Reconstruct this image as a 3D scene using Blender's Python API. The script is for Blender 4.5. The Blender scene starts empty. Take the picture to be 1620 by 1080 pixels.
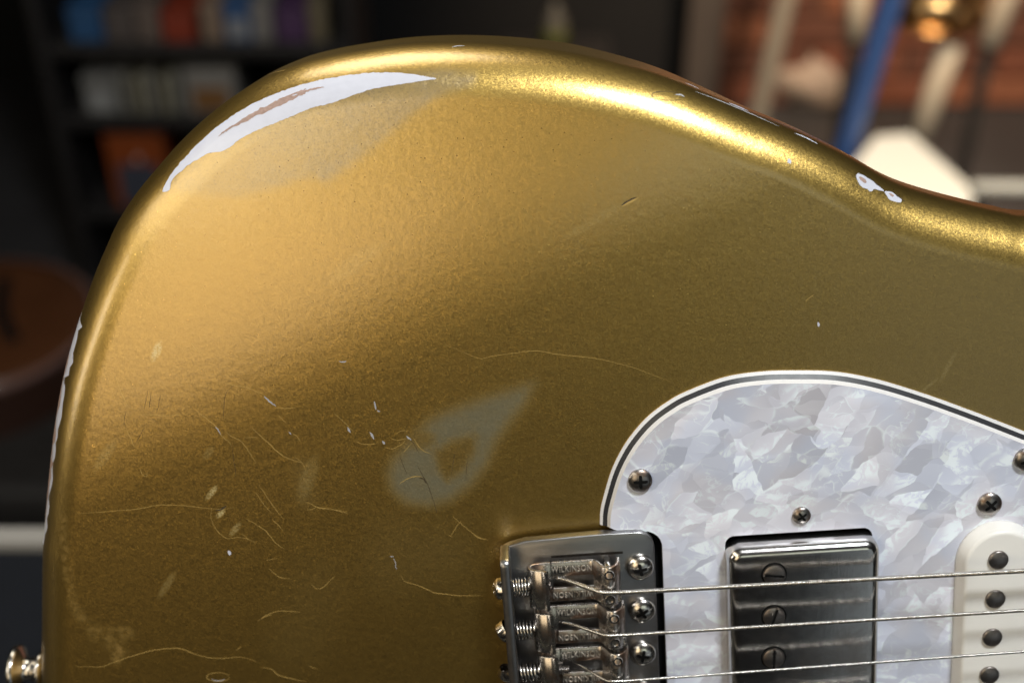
import bpy, bmesh, math, random
import numpy as np
from mathutils import Vector, Matrix
from mathutils.bvhtree import BVHTree
from mathutils.geometry import delaunay_2d_cdt
random.seed(4); rng = np.random.default_rng(4)
PI = math.pi
scene = bpy.context.scene
COL = scene.collection

# ------------------------------------------------------------------ camera
F = 2050.0                     # focal length in photograph pixels (1620 wide)
T = math.radians(18)           # the lens looks at the guitar face from 18 deg above its normal
D = 290.0                      # mm from the lens to the face
LEAN = math.radians(17)        # the guitar leans back
BENCH = 0.90
# guitar-local frame in mm: x right, y up the face, z out of the face, origin where the lens axis meets the face
PC = np.array([0, math.sin(T), math.cos(T)]) * D
FW = -PC / D; RT = np.array([1., 0, 0]); UP = np.array([0, math.cos(T), -math.sin(T)])
LY = Vector((0, math.sin(LEAN), math.cos(LEAN))); LZ = Vector((0, -math.cos(LEAN), math.sin(LEAN))); LX = Vector((1, 0, 0))
FACE0 = Vector((0, 0, BENCH + 0.2515))   # world place of the local origin (body edge rests on the bench mat)
def loc2world(p): return FACE0 + (LX*float(p[0]) + LY*float(p[1]) + LZ*float(p[2])) * 0.001
CAMW = loc2world(PC)
cam = bpy.data.cameras.new('camera'); camo = bpy.data.objects.new('camera', cam); COL.objects.link(camo)
upw = LY*UP[1] + LZ*UP[2]; fww = LY*FW[1] + LZ*FW[2]
camo.matrix_world = Matrix(((1, upw.x, -fww.x, CAMW.x), (0, upw.y, -fww.y, CAMW.y), (0, upw.z, -fww.z, CAMW.z), (0, 0, 0, 1)))
cam.sensor_width = 36; cam.lens = 36*F/1620; cam.clip_start = 0.01; cam.clip_end = 60
cam.dof.use_dof = True; cam.dof.focus_distance = 0.292; cam.dof.aperture_fstop = cam.lens/6.0; cam.dof.aperture_blades = 9
scene.camera = camo
# ------------------------------------------------------------------ light
world = bpy.data.worlds.new('World'); scene.world = world; world.use_nodes = True
bg = world.node_tree.nodes['Background']; bg.inputs[0].default_value = (0.60, 0.58, 0.58, 1); bg.inputs[1].default_value = 0.012
scene.view_settings.view_transform = 'Standard'; scene.view_settings.look = 'None'
scene.view_settings.exposure = 0.0; scene.view_settings.gamma = 1.0
def lamp(name, typ, pos, target, energy, color, **kw):
    l = bpy.data.lights.new(name, typ); l.energy = energy; l.color = color
    for k, v in kw.items(): setattr(l, k, v)
    o = bpy.data.objects.new(name, l); COL.objects.link(o)
    o.location = pos; o.rotation_euler = (Vector(target) - Vector(pos)).to_track_quat('-Z', 'Y').to_euler()
    return o
O = FACE0
lamp('ceiling_panel', 'AREA', O + Vector((0.40, -0.42, 1.45)), O + Vector((0.03, 0, -0.03)), 25, (0.93, 0.97, 0.98), shape='RECTANGLE', size=0.28, size_y=0.22)
lamp('warm_shop_lamp', 'AREA', O + Vector((-0.62, -1.42, 0.45)), O, 2.8, (1.0, 0.77, 0.48), shape='DISK', size=0.70)
lamp('warm_strip_lamp', 'AREA', O + Vector((-0.92, -0.50, 0.80)), O, 6.2, (1.0, 0.90, 0.70), shape='RECTANGLE', size=1.5, size_y=0.40)
lamp('rear_ceiling_lamp', 'AREA', O + Vector((-0.35, 0.72, 1.05)), O, 4.6, (1.0, 0.93, 0.77), shape='DISK', size=0.55)
lamp('low_wall_lamp', 'AREA', O + Vector((-1.25, -0.36, 0.24)), O, 1.5, (1.0, 0.90, 0.74), shape='RECTANGLE', size=0.10, size_y=0.5)
lamp('front_fill', 'AREA', O + Vector((0.36, -1.75, 0.62)), O, 1.15, (0.93, 1.0, 0.84), shape='RECTANGLE', size=0.7, size_y=0.5)  # unseen fill panel added to lift the face's upper right midtones
lamp('shop_window', 'AREA', O + Vector((1.0, -1.9, -0.05)), O, 1.0, (0.86, 0.96, 1.0), shape='RECTANGLE', size=0.9, size_y=1.3)

# ------------------------------------------------------------------ pixels and frames
def unp(px, py, z):
    d = FW + RT*(px-810)/F + UP*(540-py)/F
    return PC + d*((z-PC[2])/d[2])
def proj(P):
    P = np.asarray(P, float); v = P - PC
    dz = v @ FW
    return 810 + F*(v @ RT)/dz, 540 - F*(v @ UP)/dz
A = math.radians(4.0)
U2 = np.array([math.cos(A), math.sin(A)]); V2 = np.array([-math.sin(A), math.cos(A)])
def uv(px, py, z):
    p = unp(px, py, z)[:2]; return float(p @ U2), float(p @ V2)
def xy(u, v): return U2*u + V2*v
def ray_world(px, py):
    d = FW + RT*(px-810)/F + UP*(540-py)/F
    return (LX*float(d[0]) + LY*float(d[1]) + LZ*float(d[2]))
def at(px, py, Y):                       # world point on the upright plane y = Y
    d = ray_world(px, py); return CAMW + d*((Y-CAMW.y)/d.y)
def at_z(px, py, z):
    d = ray_world(px, py); return CAMW + d*((z-CAMW.z)/d.z)

# ------------------------------------------------------------------ materials
def mat(name):
    m = bpy.data.materials.new(name); m.use_nodes = True
    return m, m.node_tree.nodes, m.node_tree.links, m.node_tree.nodes['Principled BSDF']
class N:                                  # tiny node helper
    def __init__(s, nt): s.nt = nt
    def n(s, t, **kw):
        x = s.nt.nodes.new(t)
        for k, v in kw.items(): setattr(x, k, v)
        return x
    def set(s, sock, v):
        if isinstance(v, bpy.types.NodeSocket): s.nt.links.new(v, sock)
        else: sock.default_value = v
    def math(s, op, a, b=0.0, clamp=False):
        x = s.n('ShaderNodeMath', operation=op, use_clamp=clamp); s.set(x.inputs[0], a); s.set(x.inputs[1], b); return x.outputs[0]
    def vmath(s, op, a, b=(0, 0, 0), out=0):
        x = s.n('ShaderNodeVectorMath', operation=op); s.set(x.inputs[0], a)
        if op == 'SCALE': s.set(x.inputs['Scale'], b)
        else: s.set(x.inputs[1], b)
        return x.outputs[out]
    def mix(s, f, a, b):
        x = s.n('ShaderNodeMix', data_type='RGBA'); s.set(x.inputs[0], f); s.set(x.inputs[6], a); s.set(x.inputs[7], b); return x.outputs[2]
    def fmix(s, f, a, b):
        x = s.n('ShaderNodeMix', data_type='FLOAT'); s.set(x.inputs[0], f); s.set(x.inputs[2], a); s.set(x.inputs[3], b); return x.outputs[0]
    def ramp(s, f, stops):
        x = s.n('ShaderNodeMapRange', interpolation_type='SMOOTHSTEP'); s.set(x.inputs[0], f)
        x.inputs[1].default_value, x.inputs[2].default_value, x.inputs[3].default_value, x.inputs[4].default_value = stops; return x.outputs[0]
    def noise(s, co, scale, detail=2, rough=0.5, dist=0.0):
        x = s.n('ShaderNodeTexNoise'); s.set(x.inputs['Vector'], co); x.inputs['Scale'].default_value = scale
        x.inputs['Detail'].default_value = detail; x.inputs['Roughness'].default_value = rough; x.inputs['Distortion'].default_value = dist; return x
    def voro(s, co, scale, feature='F1', metric='EUCLIDEAN'):
        x = s.n('ShaderNodeTexVoronoi', feature=feature)
        if feature != 'DISTANCE_TO_EDGE': x.distance = metric
        s.set(x.inputs['Vector'], co); x.inputs['Scale'].default_value = scale; return x
    def bump(s, h, strength, dist, normal=None):
        x = s.n('ShaderNodeBump'); x.inputs['Strength'].default_value = strength; x.inputs['Distance'].default_value = dist
        s.set(x.inputs['Height'], h)
        if normal is not None: s.set(x.inputs['Normal'], normal)
        return x.outputs[0]
    def co(s): return s.n('ShaderNodeTexCoord').outputs['Object']
    def attr(s, name): return s.n('ShaderNodeAttribute', attribute_name=name).outputs['Fac']

def simple(name, col, rough=0.5, metal=0.0, var=0.12, scale=300, bump=0.0, coat=0.0, spec=None):
    m, nd, lk, b = mat(name); g = N(m.node_tree); c = g.co()
    nz = g.noise(c, scale, 4, 0.6).outputs[0]
    lo = tuple(x*(1-var) for x in col) + (1,); hi = tuple(min(1, x*(1+var)) for x in col) + (1,)
    lk.new(g.mix(nz, lo, hi), b.inputs['Base Color'])
    b.inputs['Metallic'].default_value = metal
    lk.new(g.fmix(nz, rough*0.8, min(1, rough*1.2)), b.inputs['Roughness'])
    if coat: b.inputs['Coat Weight'].default_value = coat; b.inputs['Coat Roughness'].default_value = 0.06
    if spec is not None: b.inputs['Specular IOR Level'].default_value = spec
    if bump: lk.new(g.bump(nz, bump, 0.0005), b.inputs['Normal'])
    return m

BASE = None   # set below: local mm of the guitar's base
def uvm(px, py, z=0):      # pixel on the face -> object coords (m) of the guitar meshes
    return (unp(px, py, z) - BASE)*0.001

def gold_material():
    m, nd, lk, b = mat('gold_flake_paint'); g = N(m.node_tree); c = g.co()
    fl = g.voro(c, 6000)                             # metal flakes, about 0.3 mm
    fv = g.vmath('SUBTRACT', fl.outputs['Color'], (0.5, 0.5, 0.5))
    geo = g.n('ShaderNodeNewGeometry').outputs['Normal']
    pl = g.noise(c, 620, 2, 0.55).outputs[0]          # orange peel
    wv = g.noise(c, 150, 2, 0.5).outputs[0]
    h = g.math('ADD', pl, g.math('MULTIPLY', wv, 0.7))
    nb = g.bump(h, 0.18, 0.00022)
    nf = g.vmath('NORMALIZE', g.vmath('ADD', nb, g.vmath('SCALE', fv, 0.155)))
    # colour
    n1 = g.noise(c, 2200, 3, 0.7).outputs[0]; n2 = g.noise(c, 18, 2, 0.5).outputs[0]
    base = g.mix(n1, (0.48, 0.305, 0.066, 1), (0.58, 0.385, 0.100, 1))
    base = g.mix(g.math('MULTIPLY', n2, 0.25), base, (0.52, 0.355, 0.080, 1))
    sp = g.math('GREATER_THAN', g.math('POWER', fl.outputs['Color'], 1.0), 0.955)
    # light scuffs in the lacquer, each with its own place and direction
    scuff = None
    for (px, py, L, W, ang, k) in ((244, 560, 17, 6.5, 68, .75), (335, 779, 15, 4.5, 52, .8), (349, 812, 10, 4.5, 46, .8), (372, 837, 14, 5, 52, .5),
                                (330, 716, 13, 6, 55, .22), (165, 722, 30, 8, 55, .22), (487, 757, 42, 12, 70, .20), (264, 925, 26, 6, 58, .30),
                                (1500, 580, 30, 4, 62, .18), (940, 350, 60, 9, 30, .12), (1470, 610, 22, 3, 40, .18), (560, 420, 60, 14, 34, .10)):
        p = uvm(px, py); q = uvm(px+100*math.cos(math.radians(ang)), py-100*math.sin(math.radians(ang)))
        ax = (q-p)[:2]; s = np.linalg.norm(ax)/100; ax /= np.linalg.norm(ax)
        d = g.vmath('SUBTRACT', c, (float(p[0]), float(p[1]), float(p[2])))
        a = g.math('DIVIDE', g.vmath('DOT_PRODUCT', d, (float(ax[0]), float(ax[1]), 0), 1), L*s)
        e = g.math('DIVIDE', g.vmath('DOT_PRODUCT', d, (float(-ax[1]), float(ax[0]), 0), 1), W*s)
        r = g.math('ADD', g.math('MULTIPLY', a, a), g.math('MULTIPLY', e, e))
        f = g.math('MULTIPLY', g.ramp(r, (0.05, 1.5, 1, 0)), k)
        scuff = f if scuff is None else g.math('MAXIMUM', scuff, f)
    sg = g.math('MULTIPLY', scuff, g.ramp(g.noise(c, 2600, 1, 0.5).outputs[0], (0.36, 0.60, 0.25, 1)))
    base = g.mix(sg, base, (0.72, 0.60, 0.30, 1))
    # thinned, greyish zone around the arm wear, with dark specks
    sand = g.attr('sand')
    spk = g.ramp(g.noise(c, 1900, 2, 0.7).outputs[0], (0.54, 0.66, 0, 1))
    nn = g.noise(c, 160, 3, 0.6).outputs[0]
    sandf = g.math('MULTIPLY', sand, g.fmix(nn, 0.30, 1.0), True)
    base = g.mix(g.math('MULTIPLY', sandf, 0.95), base, (0.30, 0.265, 0.205, 1))
    base = g.mix(g.math('MULTIPLY', sandf, g.math('MULTIPLY', spk, 0.8)), base, (0.12, 0.11, 0.11, 1))
    # grey-blue rubbed haze in the lacquer
    haze = g.attr('haze')
    hzf = g.math('MULTIPLY', haze, g.fmix(g.noise(c, 260, 3, 0.6).outputs[0], 0.75, 1.0))
    base = g.mix(g.math('MULTIPLY', hzf, 0.85), base, (0.125, 0.170, 0.165, 1))
    pink = g.math('MULTIPLY', g.attr('rub'), g.ramp(g.noise(c, 420, 3, 0.7).outputs[0], (0.40, 0.62, 0.1, 1)))
    base = g.mix(g.math('MULTIPLY', pink, 0.55), base, (0.36, 0.19, 0.09, 1))
    lk.new(base, b.inputs['Base Color'])
    met = g.math('SUBTRACT', 1.0, g.math('ADD', g.math('MULTIPLY', sandf, 0.62), g.math('MULTIPLY', hzf, 0.60)), True)
    met = g.math('SUBTRACT', met, g.math('MULTIPLY', sg, 0.75), True)
    met = g.math('SUBTRACT', met, g.math('MULTIPLY', pink, 0.6), True)
    lk.new(met, b.inputs['Metallic'])
    rg = g.fmix(g.noise(c, 700, 3, 0.6).outputs[0], 0.35, 0.41)
    rg = g.math('SUBTRACT', rg, g.math('MULTIPLY', sp, 0.14))
    lk.new(rg, b.inputs['Roughness']); lk.new(nf, b.inputs['Normal'])
    b.inputs['Coat Weight'].default_value = 1.0; b.inputs['Coat Roughness'].default_value = 0.25; b.inputs['Coat IOR'].default_value = 1.75
    lk.new(g.bump(h, 0.15, 0.00020), b.inputs['Coat Normal'])
    return m

def pearl_material():
    m, nd, lk, b = mat('white_pearloid'); g = N(m.node_tree); c0 = g.co()
    wob = g.vmath('SCALE', g.vmath('SUBTRACT', g.noise(c0, 170, 2, 0.5).outputs[1], (0.5, 0.5, 0.5)), 0.0034)
    c = g.vmath('MULTIPLY', g.vmath('ADD', c0, wob), (1, 1, 0.0))
    def layer(rot, sx, sy, scale, metric):
        mp = g.n('ShaderNodeMapping', vector_type='TEXTURE'); g.set(mp.inputs[0], c); mp.inputs['Rotation'].default_value = (0, 0, rot); mp.inputs['Scale'].default_value = (1/sx, 1/sy, 1)
        v = g.voro(mp.outputs[0], scale, 'F1', metric); e = g.voro(mp.outputs[0], scale, 'DISTANCE_TO_EDGE')
        rd = g.vmath('SUBTRACT', v.outputs['Color'], (0.5, 0.5, 0.5))
        off = g.vmath('SUBTRACT', mp.outputs[0], v.outputs['Position'])
        gr = g.math('MULTIPLY', g.vmath('DOT_PRODUCT', off, g.vmath('NORMALIZE', rd), 1), scale)
        return v, e.outputs[0], rd, gr
    v1, e1, rd1, gr1 = layer(0.5, 1.0, 1.7, 95, 'EUCLIDEAN')
    v2, e2, rd2, gr2 = layer(-0.7, 1.9, 0.8, 120, 'EUCLIDEAN')
    v3, e3, rd3, gr3 = layer(1.5, 2.4, 0.8, 150, 'EUCLIDEAN')
    pick = g.math('GREATER_THAN', g.vmath('DOT_PRODUCT', g.voro(g.vmath('ADD', c, (0.31, 0.17, 0)), 70).outputs['Color'], (1, 0, 0), 1), 0.5)
    pk3 = g.math('GREATER_THAN', g.vmath('DOT_PRODUCT', v3.outputs['Color'], (0, 1, 0), 1), 0.62)
    sh1 = g.math('ADD', g.vmath('DOT_PRODUCT', rd1, (0.35, 0.2, 0.1), 1), g.math('MULTIPLY', gr1, 0.75))
    sh2 = g.math('ADD', g.vmath('DOT_PRODUCT', rd2, (0.1, 0.35, 0.2), 1), g.math('MULTIPLY', gr2, 0.75))
    sh3 = g.math('ADD', g.vmath('DOT_PRODUCT', rd3, (0.2, 0.1, 0.35), 1), g.math('MULTIPLY', gr3, 0.75))
    sh = g.fmix(pk3, g.fmix(pick, sh1, sh2), sh3)
    f = g.ramp(sh, (-0.50, 0.50, 0, 1))
    col = g.mix(f, (0.71, 0.705, 0.80, 1), (0.85, 0.85, 0.95, 1))
    tint = g.ramp(g.noise(c, 60, 2, 0.5).outputs[0], (0.42, 0.62, 0, 1))
    col = g.mix(g.math('MULTIPLY', tint, 0.45), col, (0.64, 0.73, 0.95, 1))
    # thin bright folds along some shard borders
    ed = g.fmix(pk3, g.fmix(pick, e1, e2), e3)
    fold = g.math('MULTIPLY', g.ramp(ed, (0.0, 0.05, 1, 0)), g.ramp(g.noise(c, 150, 2, 0.6).outputs[0], (0.50, 0.60, 0, 1)))
    cellr = g.n('ShaderNodeSeparateColor'); g.set(cellr.inputs[0], g.mix(pk3, g.mix(pick, v1.outputs['Color'], v2.outputs['Color']), v3.outputs['Color']))
    hot = g.math('MULTIPLY', g.ramp(sh, (0.10, 0.30, 0, 1)), g.ramp(g.noise(c, 260, 3, 0.7, 2.0).outputs[0], (0.45, 0.53, 0, 1)))
    hot = g.math('MULTIPLY', hot, g.ramp(cellr.outputs[2], (0.45, 0.55, 0, 1)))
    rn = g.noise(c0, 105, 3, 0.55, 1.6).outputs[0]
    ridge = g.math('MULTIPLY', g.ramp(g.math('ABSOLUTE', g.math('SUBTRACT', rn, 0.5)), (0.0, 0.016, 1, 0)), g.ramp(g.noise(c0, 140, 2, 0.5).outputs[0], (0.56, 0.63, 0, 0.8)))
    rn2 = g.noise(g.vmath('ADD', c0, (0.7, 0.2, 0)), 170, 2, 0.5, 1.2).outputs[0]
    ridge2 = g.math('MULTIPLY', g.ramp(g.math('SUBTRACT', rn2, 0.5), (0.0, 0.05, 1, 0)), g.math('GREATER_THAN', rn2, 0.5))
    ridge2 = g.math('MULTIPLY', ridge2, g.ramp(g.noise(c0, 90, 2, 0.5).outputs[0], (0.54, 0.62, 0, 0.8)))
    bright = g.math('MAXIMUM', g.math('MAXIMUM', g.math('MULTIPLY', fold, 0.75), hot), g.math('MAXIMUM', ridge, ridge2))
    col = g.mix(bright, col, (0.86, 0.93, 1.0, 1))  # the pearl's glints and crease highlights are put into the colour
    lk.new(col, b.inputs['Base Color'])
    lk.new(g.fmix(bright, 0.16, 0.0), b.inputs['Metallic']); b.inputs['Roughness'].default_value = 0.34
    geo = g.n('ShaderNodeNewGeometry').outputs['Normal']
    rd = g.n('ShaderNodeMix', data_type='VECTOR'); g.set(rd.inputs[0], pick); g.set(rd.inputs[4], rd1); g.set(rd.inputs[5], rd2)
    nf = g.vmath('NORMALIZE', g.vmath('ADD', geo, g.vmath('SCALE', rd.outputs[1], 0.28)))
    lk.new(nf, b.inputs['Normal'])
    b.inputs['Coat Weight'].default_value = 0.8; b.inputs['Coat Roughness'].default_value = 0.05
    lk.new(geo, b.inputs['Coat Normal'])
    return m

def nickel(name, col, rough, tarn=0.5, brown=(0.16, 0.085, 0.045), scale=90, brush=0.0):
    m, nd, lk, b = mat(name); g = N(m.node_tree); c = g.co()
    n = g.noise(c, scale, 5, 0.65).outputs[0]; n2 = g.noise(c, scale*9, 3, 0.6).outputs[0]
    f = g.math('MULTIPLY', g.ramp(n, (0.45, 0.68, 0, 1)), tarn)
    lk.new(g.mix(f, col + (1,), brown + (1,)), b.inputs['Base Color']); b.inputs['Metallic'].default_value = 1.0
    lk.new(g.math('ADD', g.fmix(n2, rough*0.75, rough*1.25), g.math('MULTIPLY', f, 0.15)), b.inputs['Roughness'])
    mp = g.n('ShaderNodeMapping'); g.set(mp.inputs[0], c); mp.inputs['Scale'].default_value = (1, 0.08, 1)
    h = g.noise(mp.outputs[0], 2500, 2, 0.5).outputs[0]
    lk.new(g.bump(g.math('ADD', n2, g.math('MULTIPLY', h, brush)), 0.12, 0.00006), b.inputs['Normal'])
    return m

# ------------------------------------------------------------------ mesh helpers
def new_obj(name, me, m, parent=None, smooth=True, loc=None, rot=None):
    o = bpy.data.objects.new(name, me); COL.objects.link(o)
    if m is not None and len(me.materials) == 0: me.materials.append(m)
    if parent is not None: o.parent = parent
    if loc is not None: o.location = loc
    if rot is not None: o.rotation_euler = rot
    return o
def mesh(name, V, Fc, smooth=True):
    me = bpy.data.meshes.new(name); me.from_pydata([tuple(map(float, v)) for v in V], [], [tuple(f) for f in Fc]); me.validate()
    bm = bmesh.new(); bm.from_mesh(me); bmesh.ops.recalc_face_normals(bm, faces=bm.faces); bm.to_mesh(me); bm.free()
    me.polygons.foreach_set('use_smooth', [smooth]*len(me.polygons)); me.update(); return me
def sharp(me, deg=40):
    bm = bmesh.new(); bm.from_mesh(me)
    for e in bm.edges:
        if len(e.link_faces) == 2 and e.calc_face_angle(0) > math.radians(deg): e.smooth = False
    bm.to_mesh(me); bm.free(); return me
def loc_mesh(name, V, Fc, smooth=True):                 # vertices in guitar-local mm
    return mesh(name, (np.asarray(V, float) - BASE)*0.001, Fc, smooth)
def catmull(P, step, closed=False):
    P = np.asarray(P, float); n = len(P); out = []
    idx = range(n if closed else n-1)
    for i in idx:
        p0 = P[(i-1) % n] if closed or i > 0 else 2*P[0]-P[1]
        p1 = P[i]; p2 = P[(i+1) % n]
        p3 = P[(i+2) % n] if closed or i+2 < n else 2*P[-1]-P[-2]
        k = max(1, int(np.linalg.norm(p2-p1)/step))
        for t in np.arange(k)/k:
            out.append(0.5*((2*p1) + (-p0+p2)*t + (2*p0-5*p1+4*p2-p3)*t*t + (-p0+3*p1-3*p2+p3)*t**3))
    if not closed: out.append(P[-1])
    return np.array(out)
def inside(poly, pts):
    x, y = pts[:, 0], pts[:, 1]; r = np.zeros(len(pts), bool); n = len(poly)
    for i in range(n):
        x1, y1 = poly[i]; x2, y2 = poly[(i+1) % n]
        if y1 == y2: continue
        c = ((y1 > y) != (y2 > y)) & (x < (x2-x1)*(y-y1)/(y2-y1)+x1); r ^= c
    return r
def seg_dist(poly, pts, closed=True):
    d = np.full(len(pts), 1e9); n = len(poly)
    for i in range(n if closed else n-1):
        a = np.asarray(poly[i], float); b = np.asarray(poly[(i+1) % n], float); ab = b-a
        t = np.clip(((pts-a) @ ab)/max(ab @ ab, 1e-9), 0, 1); d = np.minimum(d, np.linalg.norm(pts-(a+t[:, None]*ab), axis=1))
    return d
def area(P): return 0.5*np.sum(P[:, 0]*np.roll(P[:, 1], -1) - np.roll(P[:, 0], -1)*P[:, 1])
def inward(P):                                          # inward unit normals of a counter-clockwise closed polygon
    t = np.roll(P, -1, 0) - np.roll(P, 1, 0); t /= np.linalg.norm(t, axis=1)[:, None] + 1e-12
    return np.stack([-t[:, 1], t[:, 0]], 1)
def cdt(boundaries, extra, keep):
    pts = []; edges = []
    for B in boundaries:
        o = len(pts); n = len(B); pts += [Vector((float(p[0]), float(p[1]))) for p in B]; edges += [(o+i, o+(i+1) % n) for i in range(n)]
    pts += [Vector((float(p[0]), float(p[1]))) for p in extra]
    v, e, f, *_ = delaunay_2d_cdt(pts, edges, [], 0, 1e-5)
    v = np.array([(p.x, p.y) for p in v]); f = np.array([t for t in f])
    cen = v[f].mean(1)
    return v, f[keep(cen)]
def rrect(u0, u1, v0, v1, r, n=6):
    out = []
    for cx, cy, a0 in ((u1-r, v1-r, 0), (u0+r, v1-r, 90), (u0+r, v0+r, 180), (u1-r, v0+r, 270)):
        for k in range(n+1):
            a = math.radians(a0 + 90*k/n); out.append((cx+r*math.cos(a), cy+r*math.sin(a)))
    return np.array(out)
def slab(P, rings, cap_bottom=True):                    # rings: (inset, z); top cap = last ring
    N_ = inward(P); n = len(P); V = []; Fc = []
    for ins, z in rings:
        Q = P + N_*ins; V += [(q[0], q[1], z) for q in Q]
    for k in range(len(rings)-1):
        for i in range(n):
            j = (i+1) % n; Fc.append((k*n+i, k*n+j, (k+1)*n+j, (k+1)*n+i))
    Fc.append(tuple((len(rings)-1)*n+i for i in range(n)))
    if cap_bottom: Fc.append(tuple(reversed(range(n))))
    return V, Fc
def quarter(r, z1, n=6): return [(r*(1-math.cos(a)), z1 - r + r*math.sin(a)) for a in [PI/2*k/n for k in range(n+1)]]
def uvz(P3): P3 = np.asarray(P3, float); q = P3[:, :1]*U2 + P3[:, 1:2]*V2; return np.concatenate([q, P3[:, 2:]], 1)
def tube(P, R, sides=8):
    P = np.asarray(P, float); R = np.broadcast_to(R, (len(P),)); V = []; Fc = []
    t = np.gradient(P, axis=0); t /= np.linalg.norm(t, axis=1)[:, None]
    ref = np.array([0, 0, 1.0])
    for i in range(len(P)):
        s = np.cross(t[i], ref); ln = np.linalg.norm(s)
        s = s/ln if ln > 1e-6 else np.array([1., 0, 0]); w = np.cross(s, t[i])
        for k in range(sides):
            a = 2*PI*k/sides; V.append(P[i] + R[i]*(s*math.cos(a) + w*math.sin(a)))
    for i in range(len(P)-1):
        for k in range(sides):
            l = (k+1) % sides; Fc.append((i*sides+k, i*sides+l, (i+1)*sides+l, (i+1)*sides+k))
    Fc.append(tuple(range(sides))); Fc.append(tuple(reversed([(len(P)-1)*sides+k for k in range(sides)])))
    return V, Fc

# ================================================================== THE GUITAR
# body outline: photographed silhouette points with the depth at which the edge turns away
SIL = [(67,1080,-9),(66,975,-9),(67,866,-9),(70,834,-9),(76,762,-9),(87,665,-10),(100,581,-10),(123,497,-11),(143,438,-12),(162,393,-13),(178,356,-13),(207,311,-14),(241,270,-15),
       (281,226,-17),(326,185,-19),(370,152,-21),(419,122,-24),(474,98,-26),(519,85,-28),(560,76,-30),(644,63,-32),(728,58,-34),(812,61,-34),(896,71,-33),(980,89,-31),(1043,108,-28),
       (1106,134,-26),(1169,162,-24),(1240,192,-21),(1324,234,-18),(1394,274,-17),(1447,294,-17),(1517,313,-17),(1570,325,-17),(1620,332,-17)]
S = np.array([unp(*p)[:2] for p in SIL]); S = np.stack([S @ U2, S @ V2], 1)
_, VC = uv(1219, 1073, 7.5)                               # the centre line of the strings
bass = [(u, v-VC) for u, v in S]
rest = [(152, 101), (185, 113), (222, 121), (252, 116), (262, 102), (250, 88), (226, 76), (208, 58), (203, 34), (203, -34), (206, -58), (218, -82), (236, -97), (233, -113), (210, -120), (175, -112), (146, -104)]
treble = [(u-4, -a) for u, a in bass[::-1]][1:-1]
OUT = np.array([(u, a+VC) for u, a in bass + rest + treble])
OUT = np.stack([OUT[:, 0]*U2[0] + OUT[:, 1]*V2[0], OUT[:, 0]*U2[1] + OUT[:, 1]*V2[1]], 1)
OUT = catmull(OUT, 1.6, True)
if area(OUT) < 0: OUT = OUT[::-1]
RO = 11.0; THK = 44.0
def c2(px, py): return unp(px, py, 0)[:2]
CA, CB = c2(95, 560), c2(1010, 120)
cdir = (CB-CA)/np.linalg.norm(CB-CA); cn = np.array([-cdir[1], cdir[0]])
def drop(P):                                              # forearm contour
    P = np.asarray(P, float)[:, :2]; s = (P-CA) @ cn; a = (P-CA) @ cdir
    w = np.clip(s+36, 0, None); Lc = np.linalg.norm(CB-CA)
    return 0.0030*w**2 / (1+0.003*w)
lowy = OUT[np.argmin(OUT[:, 1])]
BASE = np.array([lowy[0], lowy[1], -THK/2])
# settle the guitar on the bench: lowest point of the lower edge
zmin = (OUT[:, 1].min()*math.cos(LEAN) + (-THK+8)*math.sin(LEAN))
print('guitar lowest point (mm below lens axis point):', zmin)
guitar = bpy.data.objects.new('electric_guitar', None); COL.objects.link(guitar)
guitar.empty_display_size = 0.05
guitar.matrix_world = Matrix(((1, 0, 0, 0), (0, LY.y, LZ.y, 0), (0, LY.z, LZ.z, 0), (0, 0, 0, 1)))
guitar.location = loc2world(BASE)
guitar['label'] = 'worn gold solid body electric guitar with white pearl pickguard leaning on the bench'
guitar['category'] = 'guitar'

GOLD = gold_material(); PEARL = pearl_material()
WHITE_PLY = simple('white_ply', (0.70, 0.695, 0.71), 0.35, 0, 0.05); BLACK_PLY = simple('black_ply', (0.022, 0.022, 0.026), 0.4)
STEEL = nickel('aged_plate', (0.31, 0.305, 0.305), 0.35, 0.45, (0.15, 0.10, 0.07), 60, 0.5)
CHROME = nickel('worn_chrome', (0.62, 0.60, 0.57), 0.20, 0.35, (0.30, 0.19, 0.12), 260)
SADDLE = nickel('saddle_steel', (0.56, 0.53, 0.50), 0.27, 0.85, (0.21, 0.11, 0.055), 170)
COVER = nickel('tarnished_cover', (0.58, 0.565, 0.55), 0.19, 0.35, (0.30, 0.20, 0.13), 55, 0.5)
DARKSCREW = nickel('dark_screw', (0.36, 0.34, 0.33), 0.30, 0.7, (0.20, 0.11, 0.055), 420)
POLE = nickel('pole_steel', (0.30, 0.275, 0.26), 0.34, 0.5, (0.13, 0.09, 0.07), 380)
STRING = nickel('string_steel', (0.54, 0.52, 0.49), 0.26, 0.15, (0.4, 0.32, 0.24), 800)
SC_WHITE = simple('aged_white_plastic', (0.80, 0.78, 0.745), 0.42, 0, 0.05, 120)
BLACK = simple('hole_shade_black', (0.006, 0.006, 0.006), 0.9, spec=0.1)  # flat black in place of the shade inside holes and gaps
PRIMER = simple('white_primer', (0.60, 0.61, 0.70), 0.35, 0, 0.06, 500, 0.05, coat=0.3)
WOOD = simple('bare_alder', (0.36, 0.245, 0.205), 0.6, 0, 0.45, 1500, 0.1)
SCR = simple('scratched_lacquer', (0.60, 0.40, 0.12), 0.45, 0.35, 0.25, 900)  # scratches; the paler gold paints the light their groove edges catch
SCRD = simple('dark_scratch', (0.060, 0.042, 0.018), 0.7, 0, 0.25, 900)
PFLECK = simple('primer_fleck', (0.40, 0.40, 0.42), 0.5, 0, 0.4, 2500)

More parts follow.
